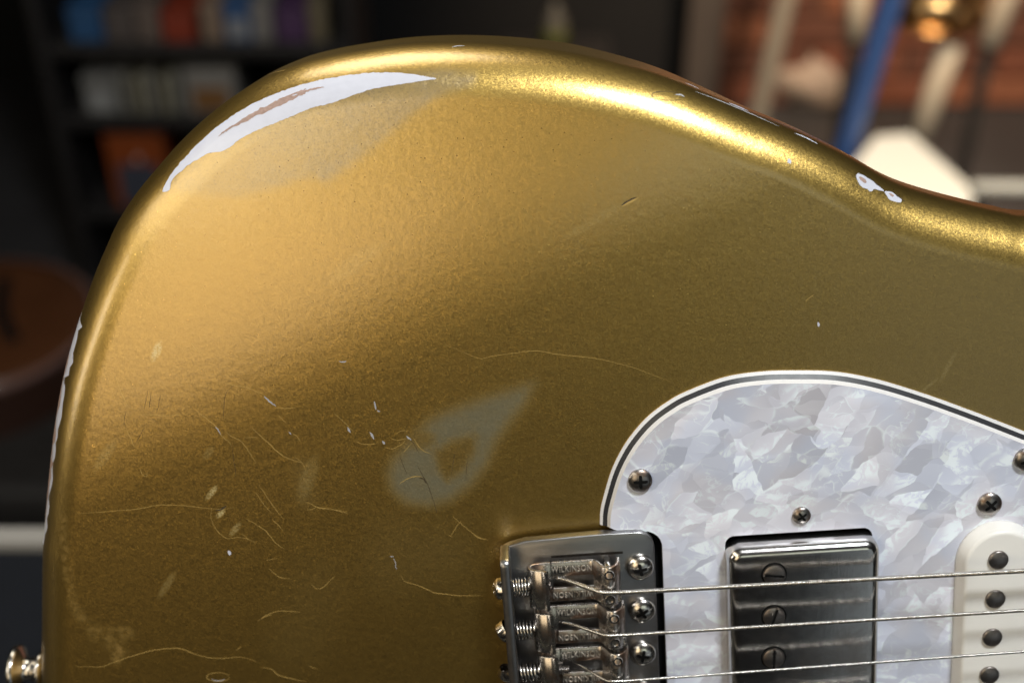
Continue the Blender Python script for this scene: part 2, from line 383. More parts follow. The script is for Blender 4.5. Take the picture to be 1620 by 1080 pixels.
# --- body mesh
Pn = inward(OUT); n = len(OUT)
ring = []
back = [(5, -THK), (1.5, -THK+1.6), (0, -THK+6)]
prof = back + [(0, -RO-10), (0, -RO-4)] + [(RO*(1-math.cos(a)), -RO+RO*math.sin(a)) for a in [PI/2*k/12 for k in range(13)]]
carve = 27*np.clip((OUT[:, 0]-15)/40, 0, 1)*np.clip((190-OUT[:, 0])/30, 0, 1)*(OUT[:, 1] > -40)   # belly cut behind the waist
V = []; Fc = []
for ins, z in prof:
    Q = OUT + Pn*ins; dz = drop(Q)*(1 if z > -THK+10 else 0) - carve*np.clip((-z-RO-5)/(THK-RO-5), 0, 1)
    V += [(q[0], q[1], z-d) for q, d in zip(Q, dz)]
for k in range(len(prof)-1):
    for i in range(n):
        j = (i+1) % n; Fc.append((k*n+i, k*n+j, (k+1)*n+j, (k+1)*n+i))
INN = OUT + Pn*RO
# grid inside
x0, y0 = OUT.min(0); x1, y1 = OUT.max(0); gp = []
fine = np.stack(np.meshgrid(np.arange(x0, 160, 1.4), np.arange(-115, y1, 1.4)), -1).reshape(-1, 2)
coarse = np.stack(np.meshgrid(np.arange(x0, x1, 6.), np.arange(y0, y1, 6.)), -1).reshape(-1, 2)
coarse = coarse[(coarse[:, 0] > 160) | (coarse[:, 1] < -115)]
gp = np.concatenate([fine, coarse]); gp = gp[inside(INN, gp)]; gp = gp[seg_dist(INN, gp) > 0.8]
v2, f2 = cdt([INN], gp, lambda c: inside(INN, c))
dz = drop(v2); o = len(V); V += [(p[0], p[1], -d) for p, d in zip(v2, dz)]; Fc += [tuple(o+int(i) for i in t) for t in f2]
Fc.append(tuple(reversed(range(n))))
Vb = (np.array(V) - BASE)*0.001
me = bpy.data.meshes.new('body'); me.from_pydata([tuple(v) for v in Vb], [], Fc)
bm = bmesh.new(); bm.from_mesh(me); bmesh.ops.recalc_face_normals(bm, faces=bm.faces)
BVH = BVHTree.FromBMesh(bm); bm.to_mesh(me); bm.free()
me.polygons.foreach_set('use_smooth', [True]*len(me.polygons))
def dgrad(P):
    e = 0.05; P = np.asarray(P, float)[:, :2]
    return np.stack([(drop(P+(e, 0))-drop(P-(e, 0)))/(2*e), (drop(P+(0, e))-drop(P-(0, e)))/(2*e)], 1)
NRM = []
tb = [(0.0, -1.0), (0.7, -0.7), (1, 0), (1, 0), (1, 0)]
for k, (ins, z) in enumerate(prof):
    if k < 5: a_, b_ = tb[k]
    else: al = PI/2*(k-5)/12; a_, b_ = math.cos(al), math.sin(al)
    g_ = dgrad(OUT + Pn*ins)*max(b_, 0)
    NRM.append(np.concatenate([-Pn*a_ + g_, np.full((n, 1), b_)], 1))
g_ = dgrad(v2); NRM.append(np.concatenate([g_, np.ones((len(v2), 1))], 1))
NRM = np.concatenate(NRM); NRM /= np.linalg.norm(NRM, axis=1)[:, None]
me.normals_split_custom_set_from_vertices([tuple(x) for x in NRM])
# soft wear masks
nv = len(me.vertices); co = np.empty(nv*3); me.vertices.foreach_get('co', co); co = co.reshape(-1, 3)*1000 + BASE
ppx, ppy = proj(co); pp = np.stack([ppx, ppy], 1); front = co[:, 2] > -30
def sstep(a, b, x): t = np.clip((x-a)/(b-a), 0, 1); return t*t*(3-2*t)
sandp = np.array([(262,300),(300,262),(380,212),(480,168),(560,142),(640,118),(700,110),(752,118),(748,134),(700,150),(660,172),(622,205),(590,232),(552,262),(512,288),(498,280),(470,284),(420,300),(372,310),(320,306)])
sd = seg_dist(sandp, pp); ins_ = inside(sandp, pp)
edge = np.exp(-(sd/9)**2)*0.35
sand = np.where(ins_, 0.62*sstep(-2, 10, sd) + edge, np.exp(-(sd/5)**2)*0.3)
grad = 0.45 + 0.55*sstep(300, 560, pp[:, 0]); sand = np.clip(sand*grad, 0, 1)*front
def strokes(L):
    m_ = np.zeros(nv)
    for pts, w, k in L:
        d = seg_dist(np.array(pts, float), pp, False); m_ = np.maximum(m_, k*(1-sstep(0.0, 1.55*w, d)))
    return m_*front
def softpoly(P, a, b):
    P = np.array(P, float); d = seg_dist(P, pp); d = np.where(inside(P, pp), d, -d); return sstep(a, b, d)
hz_out = softpoly([(848,603),(800,617),(760,629),(710,647),(680,661),(655,684),(640,704),(620,724),(611,746),(617,777),(640,798),(680,804),(715,793),(748,768),(772,736),(786,702),(806,672),(832,640)], -13, 18)
hz_in = np.maximum(softpoly([(688,716),(712,698),(752,689),(750,715),(732,744),(706,760),(694,742)], -9, 9), softpoly([(652,688),(672,680),(690,690),(684,704),(664,712),(650,704)], -8, 8)*0.8)
haze = np.maximum(0.86*hz_out*(1-0.85*hz_in)*front, strokes([([(640,860),(620,890),(700,870)], 60, .10), ([(487,790),(478,740)], 18, .14), ([(500,930),(470,1010)], 60, .08)]))
rub = strokes([([(98,815),(102,880),(112,945),(124,970),(146,995),(170,1005)], 7, .5), ([(150,1005),(205,998)], 8, .5), ([(185,1040),(192,1020)], 10, .7), ([(178,300+720),(160,1000)], 12, .35)])
for nm, arr in (('sand', sand), ('haze', haze), ('rub', rub)):
    a = me.attributes.new(nm, 'FLOAT', 'POINT'); a.data.foreach_set('value', arr.astype(np.float32))
body = new_obj('body', me, GOLD, guitar)

def hit(px, py, lift=0.03):
    d = FW + RT*(px-810)/F + UP*(540-py)/F; d /= np.linalg.norm(d)
    o_ = (PC-BASE)*0.001
    h, nn_, i, ds = BVH.ray_cast(Vector(o_), Vector(d), 2.0)
    if h is None: return None
    return np.array(h + nn_*lift*0.001), np.array(nn_)
def patch(name, poly, m, lift, step=2.5, jag=0.0, seed=0):
    P = catmull(poly, 2.0, True); r_ = np.random.default_rng(seed)
    if jag:
        k = r_.normal(0, jag, len(P)); k = (k+np.roll(k, 1)+np.roll(k, 2))/2
        P = P + inward(P)*k[:, None]
    mn, mx = P.min(0), P.max(0)
    G = np.stack(np.meshgrid(np.arange(mn[0], mx[0], step), np.arange(mn[1], mx[1], step)), -1).reshape(-1, 2)
    G = G[inside(P, G)]
    if len(G): G = G[seg_dist(P, G) > step*0.45]
    v, f = cdt([P], G, lambda c: inside(P, c))
    H = [hit(*p, lift) for p in v]; ok = [h is not None for h in H]; idx = {}
    VV = []
    for i, h in enumerate(H):
        if h is not None: idx[i] = len(VV); VV.append(h[0])
    FF = [tuple(idx[int(i)] for i in t) for t in f if all(ok[int(i)] for i in t)]
    me_ = bpy.data.meshes.new(name); me_.from_pydata([tuple(x) for x in VV], [], FF)
    bm_ = bmesh.new(); bm_.from_mesh(me_); bm_.faces.ensure_lookup_table()
    bmesh.ops.recalc_face_normals(bm_, faces=bm_.faces); bm_.to_mesh(me_); bm_.free()
    me_.polygons.foreach_set('use_smooth', [True]*len(me_.polygons))
    return new_obj(name, me_, m, body)
def ribbon(name, pts, w, m, lift=0.02, smooth=True, jag=0.0, seed=0):
    P = catmull(pts, 2.5) if smooth else np.asarray(pts, float)
    if jag: P = P + np.random.default_rng(seed).normal(0, jag, P.shape)
    H = [hit(*p, lift) for p in P]; H = [h for h in H if h is not None]
    if len(H) < 3: return
    Q = np.array([h[0] for h in H]); Nn = np.array([h[1] for h in H]); t = np.gradient(Q, axis=0); t /= np.linalg.norm(t, axis=1)[:, None] + 1e-12
    w = w*0.8; s = np.cross(t, Nn); k = len(Q); r_ = np.random.default_rng(seed+1)
    ww = w*0.0005*np.sqrt(np.clip(np.sin(PI*np.linspace(0.02, 0.98, k)), 0.05, 1))*(0.75+0.5*r_.random(k))
    VV = list(Q - s*ww[:, None]) + list(Q + s*ww[:, None]); FF = [(i, i+1, k+i+1, k+i) for i in range(k-1)]
    me_ = bpy.data.meshes.new(name); me_.from_pydata([tuple(x) for x in VV], [], FF); me_.update()
    return new_obj(name, me_, m, body)

# --- chips through the paint
patch('paint_chip', [(257,303),(266,283),(285,258),(315,226),(350,196),(395,167),(440,147),(490,131),(545,120),(600,115),(645,117),(676,122),(690,125),(668,128),(630,134),(590,141),(550,154),(515,166),(495,170),(455,187),(415,203),(385,217),(355,238),(330,243),(305,257),(288,270),(272,286),(268,300)], PRIMER, 0.03, 3, 0.5, 1)['label'] = 'crescent of bare white primer worn through by the arm'
patch('bare_wood', [(362,204),(380,191),(403,177),(430,164),(458,153),(482,146),(474,152),(453,163),(430,173),(402,186),(380,197)], WOOD, 0.05, 3, 0.9, 2)
for i_, (p_, w_) in enumerate([([(352,212),(372,198),(392,188)], .5), ([(470,149),(492,142),(512,138)], .6), ([(395,186),(425,172),(455,160)], .7), ([(440,158),(468,148),(486,141)], .5), ([(345,216),(358,206),(368,199)], .35), ([(420,170),(450,156),(480,150)], .6)]): ribbon('bare_wood', p_, w_, WOOD, 0.075, jag=0.5, seed=40+i_)
Z9 = lambda X, Y: (1300+X/10.125, 240+Y/10.125)
patch('paint_chip', [Z9(*p) for p in ((548,390),(575,350),(620,360),(700,400),(790,455),(880,530),(960,590),(995,630),(930,625),(840,598),(810,630),(770,640),(735,600),(660,575),(610,530),(570,460))], PRIMER, 0.03, 1.6, 0.15, 3)
patch('bare_wood', [Z9(*p) for p in ((595,400),(640,410),(690,440),(718,490),(690,508),(640,470),(605,440))], WOOD, 0.05, 1.6, 0.1, 4)
patch('paint_chip', [Z9(*p) for p in ((1005,640),(1060,638),(1130,650),(1200,710),(1280,770),(1275,805),(1230,812),(1090,770),(1040,700))], PRIMER, 0.03, 1.6, 0.15, 5)
patch('bare_wood', [Z9(*p) for p in ((1070,665),(1110,668),(1155,710),(1130,725),(1090,695))], WOOD, 0.05, 1.6, 0.1, 6)
ribbon('chip_edge', [Z9(*p) for p in ((585,345),(690,385),(800,450),(900,530),(1010,630))], 0.28, SCRD, 0.06, seed=3)
ribbon('chip_edge', [Z9(*p) for p in ((1080,630),(1150,655),(1240,730),(1330,800))], 0.28, SCRD, 0.06, seed=4)
patch('paint_chip', [(1246,257),(1247,251),(1251,253),(1251,259)], PRIMER, 0.03, 2); patch('paint_chip', [(1293,513),(1294,509),(1297,513),(1295,517)], PRIMER, 0.03, 2)
patch('paint_chip', [(360,873),(361,870),(364,871),(366,875),(363,878)], PRIMER, 0.03, 2)
# --- worn tail edge: bare primer and wood along the roundover, built on the edge itself
def edge_chip(pxs, m, name, th0, th1, lift, jag, seed):
    r_ = np.random.default_rng(seed)
    sx, sy = proj(np.concatenate([OUT, np.full((n, 1), -9.)], 1))
    sel = [i for i in range(n) if pxs[0] < sy[i] < pxs[1] and sx[i] < 300]
    VV = []; FF = []; K = 9; m_ = len(sel)
    for a_, i in enumerate(sel):
        env = math.sin(PI*min(1, max(0.02, (a_+0.5)/m_)))**0.4
        j = r_.normal(0, jag)
        top = th0 + (1-env)*16 + j; bot = th1
        for k in range(K):
            th = math.radians(bot + (top-bot)*k/(K-1)) if k else None
            if k == 0: ins, z, nn_ = 0, -RO-9, (0,)
            ang = math.radians(90-(th1 + (top-th1)*k/(K-1)))
            al = PI/2-ang
            # al = angle of the normal from the face normal
            al = max(math.radians(min(top, 90)), 0) if False else math.radians(th1 + (top-th1)*k/(K-1))
            ins = RO*(1-math.sin(al)); z = -RO+RO*math.cos(al)
            q = OUT[i] + Pn[i]*ins; zz = z - drop(q[None])[0]
            nr = np.array([-Pn[i][0]*math.sin(al), -Pn[i][1]*math.sin(al), math.cos(al)])
            VV.append((np.array([q[0], q[1], zz]) + nr*lift - BASE)*0.001)
    for a_ in range(m_-1):
        for k in range(K-1): FF.append((a_*K+k, a_*K+k+1, (a_+1)*K+k+1, (a_+1)*K+k))
    o_ = new_obj(name, mesh(name, VV, FF), m, body); return o_
edge_chip((492, 855), PRIMER, 'paint_chip', 51, 105, 0.05, 3.2, 3)['label'] = 'long strip of bare primer along the tail edge'
edge_chip((560, 830), WOOD, 'bare_wood', 61, 105, 0.08, 4.0, 5)

# --- scratches in the lacquer
def Z(reg, sc, pts): return [(reg[0]+x/sc, reg[1]+y/sc) for x, y in pts]
R1 = ((120, 500), 3.6); R2 = ((500, 500), 3.0); R3 = ((120, 760), 3.375); R4 = ((480, 840), 4.5); R6 = ((700, 480), 4.05); R7 = ((900, 200), 2.893)
light = [(R6, .13, [(20,265),(110,300),(235,350),(330,335),(450,318),(600,303),(720,322),(860,338),(1000,355),(1200,403),(1370,465),(1470,503)]),
 (R3, .14, [(0,175),(160,165),(330,150),(440,130),(560,132),(690,145),(780,152),(858,140)]), (R3, .2, [(0,990),(130,992),(190,972),(300,935),(420,903),(540,893),(600,910),(680,937),(770,947),(890,942),(970,968)]),
 (R3, .2, [(990,997),(1040,1002),(1080,1035),(1130,1050),(1228,1072)]), (R3, .17, [(910,203),(960,230),(1020,275),(1070,335),(1118,365)]), (R3, .15, [(725,150),(722,200),(750,260),(805,307),(870,302),(915,312),(960,330)]),
 (R3, .12, [(960,60),(1000,120),(1045,175)]), (R3, .14, [(975,20),(1020,85),(1065,150),(1110,205)]), (R3, .12, [(1050,205),(1080,235),(1110,270)]), (R3, .17, [(1225,112),(1270,130),(1300,145),(1370,153),(1450,166)]),
 (R3, .14, [(1235,156),(1262,152),(1285,140)]), (R3, .17, [(1030,468),(1060,495),(1090,515),(1148,525)]), (R3, .17, [(970,748),(1030,710),(1100,695),(1195,700)]), (R3, .15, [(985,738),(1015,722),(1050,716)]), (R3, .12, [(1015,425),(1075,413)]),
 (R3, .2, [(1243,985),(1265,997),(1290,1000)]), (R3, .14, [(850,905),(885,885)]), (R3, .12, [(885,280),(920,310),(960,332)]),
 (R4, .2, [(690,310),(725,355),(820,385),(880,412),(940,437),(1040,450),(1140,457),(1275,456)]), (R4, .16, [(50,370),(85,402),(125,405),(165,375),(225,318)]), (R4, .15, [(1205,15),(1250,42),(1305,60)]), (R4, .13, [(1030,20),(1062,42)]),
 (R2, .16, [(0,905),(70,915),(152,935)]), (R2, .2, [(395,797),(430,772),(470,760),(505,762)]), (R2, .17, [(460,572),(485,615),(515,640),(548,655)]), (R2, .12, [(180,590),(230,607),(300,603)]), (R2, .14, [(325,620),(360,628),(400,612),(428,585)]),
 (R2, .12, [(85,460),(130,500),(180,548)]), (R2, .14, [(355,580),(390,588),(430,578)]), (R2, .12, [(380,560),(400,545),(445,545)]), (R2, .12, [(410,650),(455,600)]), (R2, .12, [(640,1040),(665,1000),(690,970)]), (R2, .14, [(650,950),(720,1010),(770,1050),(812,1060)]),
 (R1, .15, [(225,335),(245,400),(275,470),(300,515),(350,535)]), (R1, .14, [(280,630),(310,690),(335,750)]), (R1, .13, [(350,555),(430,562),(520,565),(640,558)]), (R1, .17, [(690,540),(740,580),(800,630),(830,680),(870,715),(890,745)]), (R1, .16, [(850,655),(890,685),(945,715),(985,770),(1025,835)]),
 (R1, .18, [(990,620),(1040,670),(1100,725),(1165,785),(1245,822),(1300,835)]), (R1, .14, [(830,370),(890,392),(970,405),(1030,430),(1070,445)]), (R1, .14, [(1140,520),(1200,525),(1250,520)]), (R1, .14, [(1150,560),(1200,610)]), (R1, .14, [(1225,660),(1260,685),(1278,712)]),
 (R1, .15, [(655,150),(690,195),(730,215)]), (R1, .12, [(470,85),(510,95),(560,100)]), (R1, .12, [(955,690),(1040,690)]), (R1, .12, [(1245,800),(1280,825),(1310,870)]), (R7, .16, [(1080,805),(1095,790),(1122,768)]), (R7, .12, [(530,900),(550,902)]),
 (R1, .15, [(365,865),(378,900),(400,912),(408,885)])]
for i, (R_, w, p) in enumerate(light): ribbon('scratch', Z(R_[0], R_[1], p), w, SCR, jag=0.25, seed=i)
dark = [(R2, .18, [(480,705),(500,745),(530,800),(555,870),(575,935)]), (R2, .14, [(395,660),(415,710),(432,750)]), (R2, .12, [(660,640),(650,700),(640,765)]), (R2, .12, [(720,670),(715,720),(710,770)]), (R2, .5, [(490,765),(510,772),(524,795)]),
 (R2, .14, [(430,570),(460,600),(490,650)]), (R1, .13, [(410,420),(395,500),(385,545)]), (R1, .13, [(430,430),(420,500),(415,530)]), (R1, .13, [(480,450),(470,510),(460,550)]), (R1, .13, [(287,540),(275,590),(282,630)]), (R1, .12, [(390,630),(360,690),(340,725)]),
 (R1, .13, [(900,395),(860,430),(845,500),(840,590)]), (R1, .13, [(890,750),(900,820),(912,915)]), (R3, .5, [(745,160),(775,152),(805,135)]), (R7, .5, [(240,362),(265,345),(310,323)]), (R7, .16, [(1140,880),(1143,905)])]
for i, (R_, w, p) in enumerate(dark): ribbon('scratch', Z(R_[0], R_[1], p), w, SCRD, jag=0.2, seed=100+i)
for i, (R_, w, p) in enumerate([(R1, .45, [(1072,455),(1095,478),(1112,495),(1140,512)]), (R1, .3, [(795,628),(812,650),(825,672)]), (R1, .3, [(1195,605),(1205,618)]), (R1, .3, [(1212,658),(1228,670)]), (R2, .6, [(148,525),(155,540),(166,552)]), (R2, .6, [(255,548),(265,565),(275,582)]),
        (R2, .7, [(314,590),(320,600),(326,608)]), (R2, .5, [(275,405),(282,425),(285,440)]), (R2, .4, [(290,447),(305,452)]), (R2, .5, [(430,568),(440,578),(452,590)]), (R2, .4, [(110,214),(128,216),(145,212)]), (R4, .4, [(618,178),(630,178),(642,180)]), (R4, .25, [(640,190),(655,230),(660,270)]),
        (R2, .4, [(178,312),(182,325)])]):
    ribbon('scratch', Z(R_[0], R_[1], p), w, PFLECK, 0.03, jag=0.4, seed=200+i)
def ellipse(cx, cy, a, b_, ang, t0=0, t1=360, k=28):
    ca, sa = math.cos(ang), math.sin(ang)
    return [(cx+a*math.cos(t)*ca-b_*math.sin(t)*sa, cy+a*math.cos(t)*sa+b_*math.sin(t)*ca) for t in np.radians(np.linspace(t0, t1, k))]
ribbon('ding', ellipse(345, 1070, 18, 7, 0.0), 0.2, SCR, seed=5); ribbon('ding', ellipse(345, 1073, 10, 3, 0.0, 0, 180), 0.3, PFLECK, seed=6)  # dent rims drawn flat, their light and shade put into pale and dark ribbons
ribbon('ding', ellipse(1056, 152, 25, 7, 0.06, 20, 340), 0.2, SCRD, seed=7); ribbon('ding', [(1068,150),(1076,150),(1083,153)], 0.5, PFLECK, seed=8)
ribbon('ding', [(1084,131),(1096,136),(1106,141)], 1.0, PRIMER, seed=9); ribbon('edge_wear', [(1100,145),(1140,160),(1190,181),(1232,200)], 0.5, PFLECK, seed=10)
ribbon('ding', [(1153,163),(1168,169),(1184,176)], 1.0, PRIMER, seed=11); ribbon('edge_wear', [(1258,211),(1275,218),(1294,228)], 0.8, PRIMER, seed=12)
ribbon('ding', [(715,75),(724,73),(735,73)], 0.5, PFLECK, seed=13); ribbon('scratch', [(420,120),(434,115),(452,111)], .3, SCR, seed=14)
ribbon('ding', [(984,326),(996,320),(1010,313)], 0.5, SCR, seed=16); ribbon('edge_wear', [(560,81),(600,74),(650,68),(700,65)], .35, SCRD, seed=15)

# --- screws
def screw_mesh(name, r, h, kind, seg=40, rg=14):
    V = [(0, 0, 0)]; Fc = []
    def z(x, y):
        d = math.hypot(x, y)/r; z_ = h*(0.22 + 0.78*math.sqrt(max(0, 1-(d*0.96)**2))) if kind != 'slot' else h*(0.55+0.45*math.sqrt(max(0, 1-(d*0.97)**2)))
        w = 0.13*r
        if kind == 'cross' and ((abs(x) < w and abs(y) < 0.62*r) or (abs(y) < w and abs(x) < 0.62*r)): z_ -= 0.75*h*(1-0.55*d)
        if kind == 'cross' and d < 0.24: z_ -= 0.22*h
        if kind == 'slot' and abs(y) < 0.11*r: z_ -= 0.5*h
        return z_
    V[0] = (0, 0, z(0, 0))
    for k in range(1, rg+1):
        d = r*k/rg
        for s in range(seg):
            a = 2*PI*s/seg; V.append((d*math.cos(a), d*math.sin(a), z(d*math.cos(a), d*math.sin(a))))
    for s in range(seg): V.append((r*math.cos(2*PI*s/seg), r*math.sin(2*PI*s/seg), -0.4*h))
    for s in range(seg): Fc.append((0, 1+s, 1+(s+1) % seg))
    for k in range(rg):
        for s in range(seg):
            t_ = (s+1) % seg; Fc.append((1+k*seg+s, 1+(k+1)*seg+s, 1+(k+1)*seg+t_, 1+k*seg+t_))
    return sharp(mesh(name, np.array(V)*0.001, Fc), 38)
def cross_mesh(name, r, h, w=0.135, L=0.60):  # flat black cross laid on the dome, paints the shade of the socket
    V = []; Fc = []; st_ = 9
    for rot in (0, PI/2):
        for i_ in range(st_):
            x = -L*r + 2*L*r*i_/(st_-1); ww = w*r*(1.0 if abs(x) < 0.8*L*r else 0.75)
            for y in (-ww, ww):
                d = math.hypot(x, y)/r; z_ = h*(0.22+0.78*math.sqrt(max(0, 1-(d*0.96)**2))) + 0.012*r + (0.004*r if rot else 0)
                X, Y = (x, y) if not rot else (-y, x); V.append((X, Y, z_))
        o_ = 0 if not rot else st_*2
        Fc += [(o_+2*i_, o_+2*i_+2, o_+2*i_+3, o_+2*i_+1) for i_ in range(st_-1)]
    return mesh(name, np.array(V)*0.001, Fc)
def put(name, me_, m, u, v, z, rot=0.0, parent=guitar, tilt=None):
    q = xy(u, v); o_ = new_obj(name, me_, m, parent, loc=Vector((np.array([q[0], q[1], z])-BASE)*0.001), rot=(0, tilt or 0, A+rot)); return o_

# --- pickguard
GP = [(949,829),(950,806),(957,777),(968,742),(985,708),(1005,680),(1028,656),(1055,636),(1084,620),(1145,597),(1201,588),(1257,586),(1322,588),(1387,600),(1460,622),(1538,650),(1620,682)]
outer = [np.array(uv(x, y, 0.2)) for x, y in GP]
ou = catmull(outer, 1.0)
ue, ve = ou[-1]
tail = catmull([ou[-1], (ue+25, ve-9), (ue+55, ve-11), (ue+78, VC+32)], 3.0)[1:]
tail2 = np.array([(ue+78, VC-30), (ue+40, VC-60), (ue-20, VC-78), (40, VC-70), (33.0, VC-46)])
uP, vP = uv(1048, 870, 2.4); _, vT = uv(990, 838, 1.2)
_, v838 = uv(955, 836, 2.0)
cut = [np.array((uP, VC-(vT-VC)))]
cr = 4.2
cutp = [(uP, vT-cr)] + [(uP-cr+cr*math.cos(a), vT-cr+cr*math.sin(a)) for a in np.radians(np.arange(10, 91, 16))] + [(uP-8, vT), (ou[0][0]+3.2, v838-0.2)]
GO = np.concatenate([ou, tail, tail2, [(uP, VC-(vT-VC))], cutp]); GW = np.concatenate([np.ones(len(ou)), np.ones(len(tail)), np.ones(len(tail2)), np.zeros(1), np.zeros(len(cutp))])
GW[0] = 1
if area(GO) < 0: GO = GO[::-1]; GW = GW[::-1]
gN = inward(GO); i0 = int(np.argmin(np.linalg.norm(GO-ou[0], axis=1))); gN[i0] = inward(np.array([ou[0]-(0, 1), ou[0], ou[1]]) if False else GO)[i0]
gN[i0] = np.array([1.0, 0.0])
gr_ = lambda ins, z: np.concatenate([GO + gN*(GW*ins)[:, None], np.full((len(GO), 1), z)], 1)
def strip(rings, name, m, parent):
    V = np.concatenate([uvz(gr_(*r)) for r in rings]); k = len(GO); Fc = [(a*k+i, a*k+(i+1) % k, (a+1)*k+(i+1) % k, (a+1)*k+i) for a in range(len(rings)-1) for i in range(k)]
    return new_obj(name, loc_mesh(name, V, Fc, False), m, parent)
# humbucker window
hx0, hv1 = uv(1147, 860, 2.4)[0], uv(1262, 841, 2.4)[1]; hx1 = uv(1379, 900, 2.4)[0]
HW = rrect(hx0, hx1, VC-(hv1-VC), hv1, 2.2)
SCu, SCv = uv(1580, 885, 6.2)
top2 = gr_(2.3, 2.4)[:, :2]
if area(top2) < 0: top2 = top2[::-1]
v2, f2 = cdt([top2, HW], np.zeros((0, 2)), lambda c: inside(top2, c) & ~inside(HW, c))
Vt = uvz(np.concatenate([v2, np.full((len(v2), 1), 2.4)], 1)); nh = len(HW)
hb_w = uvz(np.concatenate([np.concatenate([HW, np.full((nh, 1), 2.4)], 1), np.concatenate([HW, np.full((nh, 1), 0.1)], 1)]))
pick_me = loc_mesh('pickguard', Vt, [tuple(int(i) for i in t) for t in f2], False)
pickguard = new_obj('pickguard', pick_me, PEARL, guitar)
for p in pick_me.polygons:
    pass
strip([(0, 0.02), (0, 0.35), (0.65, 0.75)], 'white_ply', WHITE_PLY, pickguard)
strip([(0.65, 0.75), (1.65, 1.45)], 'black_ply', BLACK_PLY, pickguard)
strip([(1.65, 1.45), (2.3, 2.4)], 'white_ply', WHITE_PLY, pickguard)
new_obj('window_edge', loc_mesh('window_edge', hb_w, [(i, (i+1) % nh, nh+(i+1) % nh, nh+i) for i in range(nh)], False), BLACK_PLY, pickguard)
gs = screw_mesh('guard_screw', 2.75, 1.5, 'dome'); gx = cross_mesh('cross_shade', 2.75, 1.5)
for px, py, rot in ((1013, 760, 0.0), (1566, 797, 0.75), (1624, 727, 0.3)):
    u, v = uv(px, py, 2.9); o_ = put('guard_screw', gs, DARKSCREW, u, v, 2.45, rot); new_obj('cross_shade', gx, BLACK, o_)
u, v = uv(1268, 815, 2.7); o_ = put('mounting_screw', screw_mesh('mounting_screw', 2.1, 1.2, 'dome'), DARKSCREW, u, v, 2.45, 0.6); new_obj('cross_shade', cross_mesh('small_cross_shade', 2.1, 1.2), BLACK, o_)

# --- humbucking pickup
cz = 7.6
cu0, cu1 = uv(1150, 960, 4)[0], uv(1389, 960, 5.5)[0]; cv1 = hv1-1.0
CP = rrect(cu0, cu1, VC-(cv1-VC), cv1, 3.4, 8)
V, Fc = slab(CP, [(0, 0.3), (0, 3.0)] + quarter(2.4, cz, 8))
humb = new_obj('bridge_pickup', sharp(loc_mesh('bridge_pickup', uvz(V), Fc), 60), COVER, guitar); humb['label'] = 'tarnished nickel covered humbucking pickup'
V, Fc = slab(rrect(hx0-2, hx1+2, VC-(hv1-VC)-2, hv1+2, 3), [(0, 0.06), (0, 0.25)])
new_obj('pickup_gap_shade', loc_mesh('pickup_gap_shade', uvz(V), Fc, False), BLACK, humb)  # thin black slab painting the dark of an unbuilt pickup cavity
sm = screw_mesh('pole_screw', 2.55, 1.0, 'slot')
pu, pv = uv(1225, 909, cz+0.4); dpv = (uv(1222, 975, cz+0.4)[1] - uv(1220, 1040, cz+0.4)[1])
pslot_shade = mesh('slot_shade', np.array([(-2.3, -0.28, 0.98), (2.3, -0.28, 0.98), (2.3, 0.28, 0.98), (-2.3, 0.28, 0.98)])*0.001, [(0, 1, 2, 3)])  # black strip over the slot, paints its shade
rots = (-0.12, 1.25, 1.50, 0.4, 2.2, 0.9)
gap_shade = mesh('pole_gap_shade', [(3.0*math.cos(a)*0.001, 3.0*math.sin(a)*0.001, 0) for a in np.linspace(0, 2*PI, 40, endpoint=False)], [tuple(range(40))])  # flat black disc, paints the dark gap round each pole screw
for k in range(6):
    put('pole_screw', sm, POLE, pu-0.15*k, pv-dpv*k, cz+0.05, rots[k], humb); put('slot_shade', pslot_shade, BLACK, pu-0.15*k, pv-dpv*k, cz+0.06, rots[k], humb); put('pole_gap_shade', gap_shade, BLACK, pu-0.15*k, pv-dpv*k, cz+0.02, 0, humb)
# --- single coil pickup
sz = 6.2
sL = uv(1508, 980, 2.6)[0]; sT = uv(1566, 823, 2.4)[1]; hw = 9.6; sc_u = sL + hw
def stadium(u, hw_, vt, vb, k=22):
    return np.array([(u+hw_*math.cos(a), vt-hw_+hw_*math.sin(a)) for a in np.linspace(0, PI, k)] + [(u+hw_*math.cos(a), vb+hw_+hw_*math.sin(a)) for a in np.linspace(PI, 2*PI, k)])
V, Fc = slab(stadium(sc_u, hw, sT, VC-(sT-VC)), [(0, 2.2), (0.15, 3.2), (0.9, 5.0)] + [(a+0.95, b_) for a, b_ in quarter(1.1, sz, 6)])
single = new_obj('middle_pickup', loc_mesh('middle_pickup', uvz(V), Fc), SC_WHITE, guitar); single['label'] = 'white plastic covered single coil pickup'
pm = mesh('pole_piece', *[np.array(x)*0.001 if i == 0 else x for i, x in enumerate(slab(np.array([(2.3*math.cos(a), 2.3*math.sin(a)) for a in np.linspace(0, 2*PI, 32, endpoint=False)]), [(0, -1), (0, 0.45), (0.08, 0.6), (0.35, 0.72)]))]); sharp(pm, 50)
su, sv = uv(1580, 886, sz+0.5); dsv = (sv - uv(1565, 1068, sz+0.5)[1])/3
for k in range(6): put('pole_piece', pm, POLE, su-0.25*k, sv-dsv*k, sz, 0, single)

